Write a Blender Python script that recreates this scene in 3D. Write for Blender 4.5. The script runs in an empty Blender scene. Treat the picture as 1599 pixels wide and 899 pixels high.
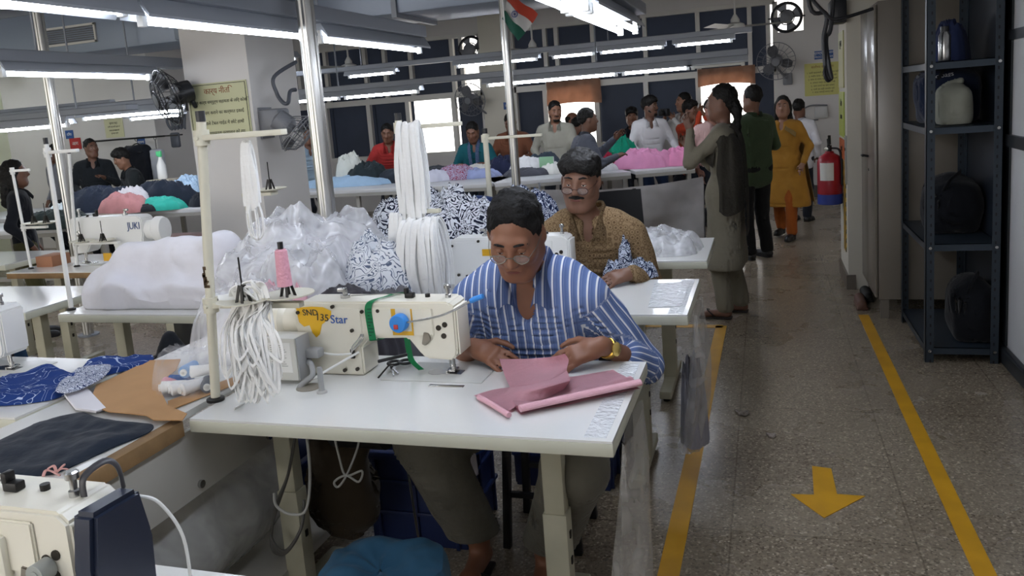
import bpy, bmesh, math, random
import numpy as np
from mathutils import Vector, Matrix, Euler, noise
V=Vector; PI=math.pi
scene=bpy.context.scene; COL=scene.collection
rnd=random.Random(7)
# ---------------------------------------------------------------- camera model (pixel -> place)
PX,PY,FPX,CH=780.16,367.39,1272.33,1.55
CM=np.array([[0.949569656872183,-0.02441974722408105,-0.3126038110662709],[0.30416711077443753,-0.17040467522159924,0.9372537625348604],[-0.07615665086370223,-0.9850715317214954,-0.15438342502059893]])
def _ray(px,py): return CM@np.array([px-PX,py-PY,FPX])
def atz(px,py,z=0.0):
    r=_ray(px,py); t=(z-CH)/r[2]; return V((r[0]*t,r[1]*t,z))
def aty(px,py,y):
    r=_ray(px,py); t=y/r[1]; return V((r[0]*t,y,r[2]*t+CH))
def atx(px,py,x):
    r=_ray(px,py); t=x/r[0]; return V((x,r[1]*t,r[2]*t+CH))
# ---------------------------------------------------------------- materials
def lin(c):
    if isinstance(c,str):
        c=[int(c[i:i+2],16)/255 for i in (0,2,4)]
    return tuple((x/12.92 if x<=.04045 else ((x+.055)/1.055)**2.4) for x in c)+(1,)
MATS={}
def mat(name,col,rough=.5,metal=0,spec=.5,nz=None,bump=None,alpha=1,trans=0,emit=0,sheen=0,coat=0,col2=None,sss=0):
    if name in MATS: return MATS[name]
    m=bpy.data.materials.new(name); m.use_nodes=True
    nt=m.node_tree; b=nt.nodes['Principled BSDF']; L=nt.links.new
    c=lin(col); b.inputs['Base Color'].default_value=c
    b.inputs['Roughness'].default_value=rough; b.inputs['Metallic'].default_value=metal
    b.inputs['Specular IOR Level'].default_value=spec
    b.inputs['Alpha'].default_value=alpha; b.inputs['Transmission Weight'].default_value=trans
    b.inputs['Sheen Weight'].default_value=sheen; b.inputs['Coat Weight'].default_value=coat
    if emit:
        b.inputs['Emission Color'].default_value=c; b.inputs['Emission Strength'].default_value=emit
    tc=None
    if nz or bump:
        tc=nt.nodes.new('ShaderNodeTexCoord')
    if nz:
        sc,amt=nz; n=nt.nodes.new('ShaderNodeTexNoise'); n.inputs['Scale'].default_value=sc; n.inputs['Detail'].default_value=4
        L(tc.outputs['Object'],n.inputs['Vector'])
        r=nt.nodes.new('ShaderNodeValToRGB'); r.color_ramp.elements[0].position=.35; r.color_ramp.elements[1].position=.65
        c2=lin(col2) if col2 else tuple(x*(1-amt) for x in c[:3])+(1,)
        r.color_ramp.elements[0].color=c2; r.color_ramp.elements[1].color=c
        L(n.outputs['Fac'],r.inputs['Fac']); L(r.outputs['Color'],b.inputs['Base Color'])
    if bump:
        sc,st=bump; n=nt.nodes.new('ShaderNodeTexNoise'); n.inputs['Scale'].default_value=sc; n.inputs['Detail'].default_value=3
        L(tc.outputs['Object'],n.inputs['Vector'])
        bp=nt.nodes.new('ShaderNodeBump'); bp.inputs['Strength'].default_value=st; bp.inputs['Distance'].default_value=.02
        L(n.outputs['Fac'],bp.inputs['Height']); L(bp.outputs['Normal'],b.inputs['Normal'])
    MATS[name]=m; return m
def nodes(m): return m.node_tree.nodes, m.node_tree.links.new, m.node_tree.nodes['Principled BSDF']
def ramp(N,stops,interp='LINEAR'):
    r=N.new('ShaderNodeValToRGB'); r.color_ramp.interpolation=interp
    e=r.color_ramp.elements
    while len(e)<len(stops): e.new(.5)
    for k,(p,c) in enumerate(stops): e[k].position=p; e[k].color=lin(c)
    return r
def cloth(name,col,amt=.12,bs=14,st=.35,rough=.9): return mat(name,col,rough,spec=.15,nz=(9,amt),bump=(bs,st),sheen=.1)
def print_mat(name,base,ink,scale=16,th=.5,rough=.9,style='swirl'):
    if name in MATS: return MATS[name]
    m=mat(name,base,rough,spec=.15,bump=(14,.35)); N,L,b=nodes(m)
    tc=N.new('ShaderNodeTexCoord')
    if style=='swirl':
        n=N.new('ShaderNodeTexNoise'); n.inputs['Scale'].default_value=scale; n.inputs['Detail'].default_value=1; n.inputs['Distortion'].default_value=2.2
        L(tc.outputs['Object'],n.inputs['Vector'])
        mu=N.new('ShaderNodeMath'); mu.operation='MULTIPLY'; mu.inputs[1].default_value=7
        fr=N.new('ShaderNodeMath'); fr.operation='FRACT'
        L(n.outputs['Fac'],mu.inputs[0]); L(mu.outputs[0],fr.inputs[0])
        r=ramp(N,[(0,base),(th,ink)],'CONSTANT'); L(fr.outputs[0],r.inputs['Fac'])
    else:
        n=N.new('ShaderNodeTexVoronoi'); n.inputs['Scale'].default_value=scale; n.inputs['Randomness'].default_value=.25
        L(tc.outputs['Object'],n.inputs['Vector'])
        r=ramp(N,[(0,ink),(.22,ink),(.28,base),(.42,base),(.5,ink),(.62,base)]); L(n.outputs['Distance'],r.inputs['Fac'])
    L(r.outputs['Color'],b.inputs['Base Color']); return m
def clear_mat(name,col,alpha,rough=.12,bumps=(7,.6),var=.25):
    if name in MATS: return MATS[name]
    m=mat(name,col,rough,spec=.7,bump=bumps,alpha=alpha); N,L,b=nodes(m)
    tc=N.new('ShaderNodeTexCoord'); n=N.new('ShaderNodeTexNoise'); n.inputs['Scale'].default_value=6; n.inputs['Distortion'].default_value=1.5
    L(tc.outputs['Object'],n.inputs['Vector'])
    mr=N.new('ShaderNodeMapRange'); mr.inputs['From Min'].default_value=.35; mr.inputs['From Max'].default_value=.7
    mr.inputs['To Min'].default_value=max(.04,alpha-var*.5); mr.inputs['To Max'].default_value=min(1,alpha+var)
    L(n.outputs['Fac'],mr.inputs['Value']); L(mr.outputs[0],b.inputs['Alpha']); return m
# ---------------------------------------------------------------- objects
TM={}      # thing name -> inverse matrix
def thing(name,label,cat,loc=(0,0,0),rz=0,group=None,kind=None):
    o=bpy.data.objects.new(name,None); COL.objects.link(o); o.empty_display_size=.05
    o.location=loc; o.rotation_euler=(0,0,rz); o['label']=label; o['category']=cat
    if group:o['group']=group
    if kind:o['kind']=kind
    TM[o.name]=(Matrix.Translation(V(loc))@Matrix.Rotation(rz,4,'Z')).inverted(); return o
def root(o):
    while o.parent: o=o.parent
    return o
class MB:
    def __init__(s): s.bm=bmesh.new()
    def _new(s,f):
        n0=len(s.bm.verts); f(); s.bm.verts.ensure_lookup_table(); return s.bm.verts[n0:]
    def box(s,c,size,bev=0,rot=None,seg=2,taper=None):
        t=bmesh.new(); bmesh.ops.create_cube(t,size=1)
        for v in t.verts:
            v.co=V((v.co.x*size[0],v.co.y*size[1],v.co.z*size[2]))
            if taper and v.co.z>0: v.co.x*=taper[0]; v.co.y*=taper[1]
        if bev>0: bmesh.ops.bevel(t,geom=t.edges[:],offset=min(bev,min(size)*.49),segments=seg,affect='EDGES',profile=.5)
        M=Matrix.Translation(V(c))
        if rot is not None: M=M@(rot.to_4x4() if isinstance(rot,Matrix) else Euler(rot).to_matrix().to_4x4())
        t.transform(M); s.merge(t); return s
    def merge(s,t):
        me=bpy.data.meshes.new('t'); t.to_mesh(me); t.free(); s.bm.from_mesh(me); bpy.data.meshes.remove(me)
    def bar(s,a,b,w,h,bev=0,up=(0,0,1)):
        a=V(a);b=V(b);d=b-a; y=d.normalized(); u=V(up)
        if abs(y.dot(u))>.95:u=V((0,1,0))
        x=y.cross(u).normalized(); z=x.cross(y)
        s.box((a+b)/2,(w,d.length,h),bev,Matrix((x,y,z)).transposed()); return s
    def cyl(s,a,b,r0,r1=None,seg=16,caps=True): return s.tube([a,b],[r0,r0 if r1 is None else r1],seg,caps)
    def tube(s,pts,r,seg=8,caps=True,closed=False,flat=None):
        pts=[V(p) for p in pts]; n=len(pts); rs=r if isinstance(r,(list,tuple)) else [r]*n
        rings=[];ref=None
        for i,p in enumerate(pts):
            if closed: d=(pts[(i+1)%n]-pts[i-1])
            else: d=(pts[min(i+1,n-1)]-pts[max(i-1,0)])
            d=d.normalized() if d.length>1e-9 else V((0,0,1))
            if ref is None:
                ref=V((0,0,1)) if abs(d.z)<.9 else V((0,1,0))
            x=ref-d*ref.dot(d); x=x.normalized() if x.length>1e-6 else d.orthogonal().normalized(); ref=x; y=d.cross(x)
            f=flat or 1
            rings.append([s.bm.verts.new(p+(x*math.cos(2*PI*k/seg)*f+y*math.sin(2*PI*k/seg))*rs[i]) for k in range(seg)])
        m=n if closed else n-1
        for i in range(m):
            A=rings[i];B=rings[(i+1)%n]
            for k in range(seg):
                s.bm.faces.new((A[k],A[(k+1)%seg],B[(k+1)%seg],B[k]))
        if caps and not closed:
            s.bm.faces.new(rings[0][::-1]); s.bm.faces.new(rings[-1])
        return s
    def lathe(s,prof,c=(0,0,0),axis=(0,0,1),seg=24,sy=1):
        c=V(c);z=V(axis).normalized();x=z.orthogonal().normalized() if abs(z.z)<.999 else V((1,0,0)); y=z.cross(x)
        rings=[]
        for r,h in prof: rings.append([s.bm.verts.new(c+z*h+(x*math.cos(2*PI*k/seg)+y*math.sin(2*PI*k/seg)*sy)*max(r,1e-5)) for k in range(seg)])
        for A,B in zip(rings,rings[1:]):
            for k in range(seg): s.bm.faces.new((A[k],A[(k+1)%seg],B[(k+1)%seg],B[k]))
        s.bm.faces.new(rings[0][::-1]); s.bm.faces.new(rings[-1]); return s
    def prism(s,poly,o,u,v,depth,bev=0):
        o=V(o);u=V(u);v=V(v);w=u.cross(v).normalized()*depth
        t=bmesh.new()
        A=[t.verts.new(o+u*a+v*b) for a,b in poly]; B=[t.verts.new(p.co+w) for p in A]; n=len(A)
        t.faces.new(A[::-1]); t.faces.new(B)
        for k in range(n): t.faces.new((A[k],A[(k+1)%n],B[(k+1)%n],B[k]))
        bmesh.ops.recalc_face_normals(t,faces=t.faces[:])
        if bev: bmesh.ops.bevel(t,geom=t.edges[:],offset=bev,segments=2,affect='EDGES')
        s.merge(t); return s
    def ell(s,c,r,rot=None,sub=3):
        t=bmesh.new(); bmesh.ops.create_icosphere(t,subdivisions=sub,radius=1)
        M=Matrix.Translation(V(c))
        if rot is not None: M=M@(rot.to_4x4() if isinstance(rot,Matrix) else Euler(rot).to_matrix().to_4x4())
        r=r if hasattr(r,'__len__') else (r,r,r)
        t.transform(M@Matrix.Diagonal((r[0],r[1],r[2],1))); s.merge(t); return s
    def torus(s,c,R,r,axis=(0,0,1),seg=28,rs=8,arc=1):
        z=V(axis).normalized();x=z.orthogonal().normalized();y=z.cross(x);n=seg
        pts=[V(c)+(x*math.cos(2*PI*k/n*arc)+y*math.sin(2*PI*k/n*arc))*R for k in range(n if arc==1 else n+1)]
        return s.tube(pts,r,rs,True,arc==1)
    def grid(s,fn,nu,nv,thick=0,closed_u=False):
        P=[[V(fn(i/(nu if closed_u else nu-1),j/(nv-1))) for j in range(nv)] for i in range(nu)]
        R=[[s.bm.verts.new(p) for p in row] for row in P]
        m=nu if closed_u else nu-1; F=[]
        for i in range(m):
            for j in range(nv-1):
                F.append(s.bm.faces.new((R[i][j],R[(i+1)%nu][j],R[(i+1)%nu][j+1],R[i][j+1])))
        if thick: bmesh.ops.solidify(s.bm,geom=F+[v for r in R for v in r]+list({e for f in F for e in f.edges}),thickness=thick)
        return s
    def raw(s,vs,fs):
        n=[s.bm.verts.new(v) for v in vs]
        for f in fs:
            try: s.bm.faces.new([n[i] for i in f])
            except ValueError: pass
        return s
    def sdf(s,pr,res=.01):
        vs,fs=sdf_mesh(pr,res); return s.raw(vs.tolist(),fs.tolist())
    def jitter(s,amp,sc,seed=0):
        off=V((seed*3.3,seed*1.1,7))
        for v in s.bm.verts:
            p=v.co*sc+off; v.co+=V((noise.noise(p),noise.noise(p+V((9,3,1))),noise.noise(p+V((2,8,5)))))*amp
        return s
    def noise(s,amp,sc,seed=0,n0=0):
        s.bm.normal_update(); off=V((seed*7.3,seed*3.1,seed*1.7))
        for v in s.bm.verts: v.co+=v.normal*amp*noise.noise(v.co*sc+off)
        return s
def _obj(name,mb,m,smooth):
    bm=mb.bm; bmesh.ops.recalc_face_normals(bm,faces=bm.faces[:])
    me=bpy.data.meshes.new(name)
    bm.to_mesh(me); bm.free()
    if m: me.materials.append(m)
    if smooth and len(me.polygons):
        me.polygons.foreach_set('use_smooth',[True]*len(me.polygons))
        if smooth!='all':
            try: me.set_sharp_from_angle(angle=math.radians(38))
            except Exception: pass
    o=bpy.data.objects.new(name,me); COL.objects.link(o); return o
def part(p,name,mb,m,smooth=True,label=None,local=False):
    r=root(p)
    if not local: mb.bm.transform(TM[r.name])
    o=_obj(name,mb,m,smooth); o.parent=p
    if label:o['label']=label
    return o
def single(name,mb,m,label,cat,group=None,smooth=True,kind=None,base=None):
    bm=mb.bm
    if base is None:
        xs=[v.co for v in bm.verts]; lo=[min(p[i] for p in xs) for i in range(3)]; hi=[max(p[i] for p in xs) for i in range(3)]
        base=V(((lo[0]+hi[0])/2,(lo[1]+hi[1])/2,lo[2]))
    bm.transform(Matrix.Translation(-V(base)))
    o=_obj(name,mb,m,smooth); o.location=base; o['label']=label; o['category']=cat
    if group:o['group']=group
    if kind:o['kind']=kind
    TM[o.name]=Matrix.Translation(V(base)).inverted(); return o
def struct(name,mb,m,smooth=False,label=None,parent=None):
    o=_obj(name,mb,m,smooth); o['kind']='structure'
    if parent: o.parent=parent
    else:
        o['label']=label or name; o['category']=name.split('_')[0]; TM[o.name]=Matrix.Identity(4)
    return o
def tree_copy(t,loc,rz,label=None,group=None):
    r=t.copy(); COL.objects.link(r); r.location=loc; r.rotation_euler=(0,0,rz)
    if label:r['label']=label
    if group:r['group']=group
    for ch in list(t.children):
        c=ch.copy(); COL.objects.link(c); c.parent=r
        for g in list(ch.children):
            d=g.copy(); COL.objects.link(d); d.parent=c
    TM[r.name]=(Matrix.Translation(V(loc))@Matrix.Rotation(rz,4,'Z')).inverted(); return r
# ---------------------------------------------------------------- writing
def text_mb(s,size,o,u,v,align='CENTER',ext=.0008,sx=1):
    cu=bpy.data.curves.new('t','FONT'); cu.body=s; cu.size=size; cu.align_x=align; cu.align_y='CENTER'; cu.extrude=ext; cu.resolution_u=3
    ob=bpy.data.objects.new('t',cu); COL.objects.link(ob)
    dg=bpy.context.evaluated_depsgraph_get(); me=bpy.data.meshes.new_from_object(ob.evaluated_get(dg))
    bpy.data.objects.remove(ob); bpy.data.curves.remove(cu)
    u=V(u).normalized()*sx; v=V(v).normalized(); w=u.cross(v).normalized()
    M=Matrix.Translation(V(o))@Matrix((u,v,w)).transposed().to_4x4()
    mb=MB(); me.transform(M); mb.bm.from_mesh(me); bpy.data.meshes.remove(me); return mb
# ---------------------------------------------------------------- smooth solids (distance field -> surface)
def CAP(a,b,ra,rb=None,k=.03,op=0): return ('c',np.array(a,float),np.array(b,float),ra,ra if rb is None else rb,k,op)
def ELL(c,r,R=None,k=.02,op=0): return ('e',np.array(c,float),np.array(r if hasattr(r,'__len__') else (r,r,r),float),np.array(R) if R is not None else np.eye(3),k,op)
def BOX(c,h,R=None,rr=.01,k=.01,op=0): return ('b',np.array(c,float),np.array(h,float),np.array(R) if R is not None else np.eye(3),rr,k,op)
def sdf_mesh(pr,res):
    los=[];his=[];bx=[]
    for p in pr:
        if p[0]=='c':
            m=max(p[3],p[4]); lo=np.minimum(p[1],p[2])-m; hi=np.maximum(p[1],p[2])+m
        elif p[0]=='e': m=p[2].max(); lo=p[1]-m; hi=p[1]+m
        else: m=np.linalg.norm(p[2])+p[4]; lo=p[1]-m; hi=p[1]+m
        bx.append((lo,hi))
        if not p[-1]: los.append(lo); his.append(hi)
    lo=np.min(los,0)-3*res-.03; hi=np.max(his,0)+3*res+.03
    n=np.ceil((hi-lo)/res).astype(int)+1
    D=np.full(n,.2,np.float32); ax=[lo[i]+np.arange(n[i])*res for i in range(3)]
    for p,(l,h) in zip(pr,bx):
        k=p[-2]; mg=k+3*res
        i0=np.clip(((l-mg-lo)/res).astype(int),0,n-1); i1=np.clip(((h+mg-lo)/res).astype(int)+2,1,n)
        if (i1<=i0).any(): continue
        sl=tuple(slice(a,b) for a,b in zip(i0,i1))
        X,Y,Z=np.meshgrid(*[ax[i][sl[i]] for i in range(3)],indexing='ij',sparse=True)
        if p[0]=='c':
            a=p[1];d=p[2]-a;L2=max(d@d,1e-12)
            t=np.clip(((X-a[0])*d[0]+(Y-a[1])*d[1]+(Z-a[2])*d[2])/L2,0,1)
            q=np.sqrt((X-a[0]-t*d[0])**2+(Y-a[1]-t*d[1])**2+(Z-a[2]-t*d[2])**2)-(p[3]+(p[4]-p[3])*t)
        else:
            x=X-p[1][0];y=Y-p[1][1];z=Z-p[1][2];R=p[3]
            u=[x*R[0,i]+y*R[1,i]+z*R[2,i] for i in range(3)]
            if p[0]=='e':
                r=p[2]; k0=np.sqrt(sum((u[i]/r[i])**2 for i in range(3))); k1=np.sqrt(sum((u[i]/r[i]**2)**2 for i in range(3)))
                q=k0*(k0-1)/np.maximum(k1,1e-9)
            else:
                e=[np.abs(u[i])-p[2][i] for i in range(3)]
                q=np.sqrt(sum(np.maximum(c,0)**2 for c in e))+np.minimum(np.maximum(np.maximum(e[0],e[1]),e[2]),0)-p[4]
        S=D[sl]; k=max(k,1e-5)
        if p[-1]:
            q=-q; hh=np.maximum(k-np.abs(S-q),0)/k; D[sl]=np.maximum(S,q)+hh*hh*k*.25
        else:
            hh=np.maximum(k-np.abs(S-q),0)/k; D[sl]=np.minimum(S,q)-hh*hh*k*.25
    return surfnet(D,lo,res)
def surfnet(D,lo,res):
    s=D<0; c=[s[i:s.shape[0]-1+i,j:s.shape[1]-1+j,k:s.shape[2]-1+k] for i in (0,1) for j in (0,1) for k in (0,1)]
    cnt=sum(a.astype(np.int8) for a in c); act=(cnt>0)&(cnt<8)
    I=np.argwhere(act); idx=np.full(act.shape,-1,np.int32); idx[act]=np.arange(len(I))
    acc=np.zeros((len(I),3)); w=np.zeros(len(I))
    corners=[(i,j,k) for i in (0,1) for j in (0,1) for k in (0,1)]
    val={q:D[I[:,0]+q[0],I[:,1]+q[1],I[:,2]+q[2]].astype(float) for q in corners}
    for a in corners:
        for d in range(3):
            if a[d]==0:
                b=list(a); b[d]=1; b=tuple(b)
                va,vb=val[a],val[b]; x=(va<0)!=(vb<0)
                t=np.where(x,va/np.where(x,va-vb,1),0)
                p=np.tile(np.array(a,float),(len(I),1)); p[:,d]=t
                acc+=p*x[:,None]; w+=x
    P=lo+(I+acc/np.maximum(w,1)[:,None])*res
    F=[]
    for d in range(3):
        e=[slice(None)]*3; e2=[slice(None)]*3; e[d]=slice(0,-1); e2[d]=slice(1,None)
        x=s[tuple(e)]!=s[tuple(e2)]; J=np.argwhere(x)
        o=[k for k in range(3) if k!=d]
        ok=(J[:,o[0]]>0)&(J[:,o[1]]>0)&(J[:,o[0]]<s.shape[o[0]]-1)&(J[:,o[1]]<s.shape[o[1]]-1); J=J[ok]
        q=[]
        for a,b in ((1,1),(0,1),(0,0),(1,0)):
            K=J.copy(); K[:,o[0]]-=a; K[:,o[1]]-=b; q.append(idx[K[:,0],K[:,1],K[:,2]])
        F.append(np.stack(q,1))
    F=np.concatenate(F); return P,F[(F>=0).all(1)]
def catmull(pts,n=6):
    pts=[V(p) for p in pts]; out=[]
    for i in range(len(pts)-1):
        p0=pts[max(i-1,0)];p1=pts[i];p2=pts[i+1];p3=pts[min(i+2,len(pts)-1)]
        for k in range(n):
            t=k/n; out.append(.5*((2*p1)+(p2-p0)*t+(2*p0-5*p1+4*p2-p3)*t*t+(3*p1-p0-3*p2+p3)*t**3))
    out.append(pts[-1]); return out
def heap(c,rx,ry,h,seed=0,rz=0,fold=.35,nu=72,nv=20,sq=2.6,thick=0,fs=1):
    """a heap of cloth: flattened dome with ridged creases"""
    c=V(c);mb=MB();off=V((seed*5.1,seed*2.3,seed*.7));S=1/max(rx,ry);cz,sz=math.cos(rz),math.sin(rz)
    def f(u,v):
        a=u*2*PI; v=max(v,1e-3)
        e=1+.22*noise.noise(V((math.cos(a)*1.3,math.sin(a)*1.3,seed*3.7)))+.10*noise.noise(V((math.cos(a)*3.5,math.sin(a)*3.5,seed)))
        r=v*e; x=math.cos(a)*rx*r; y=math.sin(a)*ry*r
        z=h*(1-v**sq)**.6 if v<1 else 0
        p=V((x,y,z*.5))*S*2.2*fs+off
        n1=1-abs(noise.noise(p*1.2))*2; n2=1-abs(noise.noise(p*2.7+V((3,1,2))))*2; n3=noise.noise(p*.9+V((9,4,2)))
        z+=h*(fold*(n1*.55+n2*.45)+fold*.9*n3)*(1-v**6)*min(1,z/h*2)
        return c+V((x*cz-y*sz,x*sz+y*cz,max(z,0.002 if v>.97 else .004)))
    mb.grid(f,nu,nv,closed_u=True)
    b=[v for v in mb.bm.verts]; ring=[b[i*nv+nv-1] for i in range(nu)]; top=[b[i*nv] for i in range(nu)]
    lowr=[mb.bm.verts.new((v.co.x,v.co.y,c.z)) for v in ring]
    for i in range(nu): mb.bm.faces.new((ring[i],ring[(i+1)%nu],lowr[(i+1)%nu],lowr[i]))
    mb.bm.faces.new(lowr[::-1]); bmesh.ops.remove_doubles(mb.bm,verts=top,dist=.01*max(rx,ry)); return mb
# ================================================================ MATERIALS
wallM=mat('wall_paint','d9d6d2',.8,nz=(1.2,.06)); creamM=mat('cream_paint','dcd8c9',.8); greenM=mat('pale_green_paint','dfe3c8',.8)
ceilM=mat('ceiling_paint','c9cdd6',.85,nz=(.8,.1)); frameM=mat('window_frame_white','d5d3cc',.5)
blindM=mat('dark_blind','343c4b',.55,nz=(2,.2)); laminate=mat('white_laminate','e6e6e2',.16,spec=.6,nz=(2.5,.03)); edgeM=mat('cream_edge','cfcfbd',.45)
creamMetal=mat('cream_enamel','d4d0bd',.42,nz=(6,.08)); legM=mat('cream_leg','b9b6a0',.5,nz=(8,.12)); machM=mat('machine_enamel','e6e1d0',.3,spec=.6); machW=mat('machine_white','e9e9e6',.3)
darkM=mat('dark_metal','2b2a29',.4,metal=.6); steel=mat('steel','b8b8b6',.25,metal=1); chrome=mat('chrome','d8d8d8',.12,metal=1); blackP=mat('black_plastic','17181b',.4)
greyM=mat('grey_channel','8d929b',.45,metal=.25); greyP=mat('grey_plastic','9a9b9a',.5); alu=mat('aluminium','c4c3bf',.28,metal=.9); woodM=mat('plywood_edge','977750',.7,nz=(14,.25))
tubeM=mat('tube_glow','eef4ff',.5,emit=22); whiteM=mat('white_plastic','ecece8',.45); whiteCl=cloth('white_cloth','eceaee',.06)
navyM=mat('navy_cap','1d2538',.35); blueP=mat('blue_crate','1d2c58',.45); rackM=mat('rack_paint','2c353e',.4,metal=.3,nz=(5,.15)); yellowT=mat('yellow_tape','d19a12',.5,nz=(6,.18))
signY=mat('sign_yellow','c8c8a0',.6); inkD=mat('ink_dark','34352f',.7); inkR=mat('ink_rust','8a4a2c',.7); signB=mat('sign_blue','24508f',.5); redM=mat('sign_red','b5292a',.5); skyM=None
def floor_mat():
    m=mat('terrazzo_floor','8e857a',.26,spec=.45); N,L,b=nodes(m); tc=N.new('ShaderNodeTexCoord')
    v=N.new('ShaderNodeTexVoronoi'); v.inputs['Scale'].default_value=130; L(tc.outputs['Object'],v.inputs['Vector'])
    r1=ramp(N,[(0,'5b5347'),(.3,'928879'),(.75,'a69b8a'),(.92,'d6ccb9')]); L(v.outputs['Color'],r1.inputs['Fac'])
    n=N.new('ShaderNodeTexNoise'); n.inputs['Scale'].default_value=1.6; n.inputs['Detail'].default_value=6; L(tc.outputs['Object'],n.inputs['Vector'])
    r2=ramp(N,[(.25,'d2cdc6'),(.75,'f2efea')]); L(n.outputs['Fac'],r2.inputs['Fac'])
    mx=N.new('ShaderNodeMix'); mx.data_type='RGBA'; mx.blend_type='MULTIPLY'; mx.inputs[0].default_value=1
    L(r1.outputs['Color'],mx.inputs[6]); L(r2.outputs['Color'],mx.inputs[7])
    bk=N.new('ShaderNodeTexBrick'); bk.offset=0; bk.inputs['Scale'].default_value=1; bk.inputs['Brick Width'].default_value=.6; bk.inputs['Row Height'].default_value=.6
    bk.inputs['Mortar Size'].default_value=.0035; bk.inputs['Color1'].default_value=(1,1,1,1); bk.inputs['Color2'].default_value=(.93,.92,.91,1); bk.inputs['Mortar'].default_value=(.55,.53,.5,1)
    mp=N.new('ShaderNodeMapping'); mp.inputs['Location'].default_value=(.15,.2,0); L(tc.outputs['Object'],mp.inputs['Vector']); L(mp.outputs[0],bk.inputs['Vector'])
    mx2=N.new('ShaderNodeMix'); mx2.data_type='RGBA'; mx2.blend_type='MULTIPLY'; mx2.inputs[0].default_value=.8
    L(mx.outputs[2],mx2.inputs[6]); L(bk.outputs['Color'],mx2.inputs[7]); L(mx2.outputs[2],b.inputs['Base Color'])
    mr=N.new('ShaderNodeMapRange'); mr.inputs['To Min'].default_value=.16; mr.inputs['To Max'].default_value=.4; L(n.outputs['Fac'],mr.inputs['Value']); L(mr.outputs[0],b.inputs['Roughness'])
    return m
floorM=floor_mat()
# ================================================================ ROOM
def B(*a,**k): return MB().box(*a,**k)
def slab(x0,x1,y0,y1,z0,z1,mb=None,bev=0): return (mb or MB()).box(((x0+x1)/2,(y0+y1)/2,(z0+z1)/2),(x1-x0,y1-y0,z1-z0),bev)
XL,YB,YF,CZ=-10.6,12.2,-3.0,2.95
struct('floor',slab(XL-.2,2.2,YF-.2,14.5,-.1,0),floorM,label='speckled terrazzo floor')
struct('ceiling',slab(XL-.2,2.2,YF-.2,12.5,CZ,CZ+.1),ceilM,label='pale grey ceiling')
struct('ceiling_beam',slab(-4.3,1.2,8.0,8.35,2.6,CZ-.001),wallM,label='pale beam under the ceiling')
struct('wall_left',slab(XL-.15,XL,YF,9.3,0,CZ),greenM,label='pale green left wall')
w=MB(); slab(XL,2.2,YF-.15,YF,0,.5,w); slab(XL,2.2,YF-.15,YF,2.75,CZ,w)
for x0,x1 in ((XL,XL+.3),(-8.1,-7.9),(-5.5,-5.3),(-2.9,-2.7),(-1.0,2.2)): slab(x0,x1,YF-.15,YF,.5,2.75,w)
struct('wall_front',w,wallM,label='unseen wall behind the viewer with openings added to let in fill light')  # openings added as soft frontal fill, kept to the left so the rack stays dim
struct('wall_left_back',slab(XL,-7.95,9.3,9.45,0,CZ),wallM,label='white wall behind the left cutting tables')
struct('wall_left_return',slab(-8.1,-7.95,9.45,YB,0,CZ),wallM,label='white return wall')
# back wall around the windows
bx=lambda px,py=150:aty(px,py,YB).x
xa,xb,xc,xd=bx(445),bx(756,150),bx(801,150),bx(1214)
zs,zm,zt=.86,1.80,2.70
w=MB()
slab(-7.95,1.75,YB,YB+.2,0,zs,w); slab(-7.95,1.75,YB,YB+.2,zt+.03,CZ,w); slab(-7.95,xa,YB,YB+.2,zs,zt+.03,w)
slab(xd,1.75,YB,YB+.2,zs,2.28,w); slab(xd+.36,1.75,YB,YB+.2,2.28,zt+.03,w); struct('wall_back',w,wallM,label='white back wall around the windows')
struct('wall_back_pier',slab(xb,xc,YB-.06,YB+.2,0,CZ-.001),creamM,label='cream pier between the windows')
struct('wall_right',slab(1.2,1.32,YF,4.9,0,CZ),mat('partition_white','c9c9cb',.5),label='white panelled partition on the right')
struct('wall_right_rear',slab(1.2,1.32,4.9,7.15,0,CZ),mat('dark_wall','4a4d52',.7),label='wall behind the rack')
struct('wall_right_far',slab(1.75,1.9,7.1,YB,0,CZ),wallM,label='far right wall')
c=MB(); slab(.57,1.2,6.5,7.12,0,CZ,c); struct('wall_column',c,mat('column_paint','d2cdc0',.75,nz=(2,.06)),label='cream column beside the aisle')
struct('baseboard_column',slab(.555,.62,6.485,7.13,0,.11),mat('base_tile','6d655c',.4),label='tile baseboard of the aisle column')
struct('baseboard_right',slab(1.165,1.2,YF,4.9,0,.09,bev=.01),mat('dark_trim','22262a',.4),label='dark skirting of the partition')
t=MB(); slab(1.19,1.2,4.80,4.9,.09,CZ,t); slab(1.175,1.2,YF,4.86,1.155,1.215,t); slab(1.18,1.2,YF,4.86,1.69,1.74,t); slab(1.175,1.2,3.6,3.66,.09,CZ,t)
struct('trim_right',t,MATS['dark_trim'],label='dark rails of the partition')
pilx0,pilx1,pily=-3.96,-3.42,5.0
struct('wall_pillar',slab(pilx0,pilx1,pily,pily+.62,0,CZ-.001),wallM,label='white square pillar carrying a notice')
struct('floor_curb',slab(.1,1.0,11.95,YB,0,.14),mat('curb','55524f',.6),label='grey kerb along the far wall')
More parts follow.
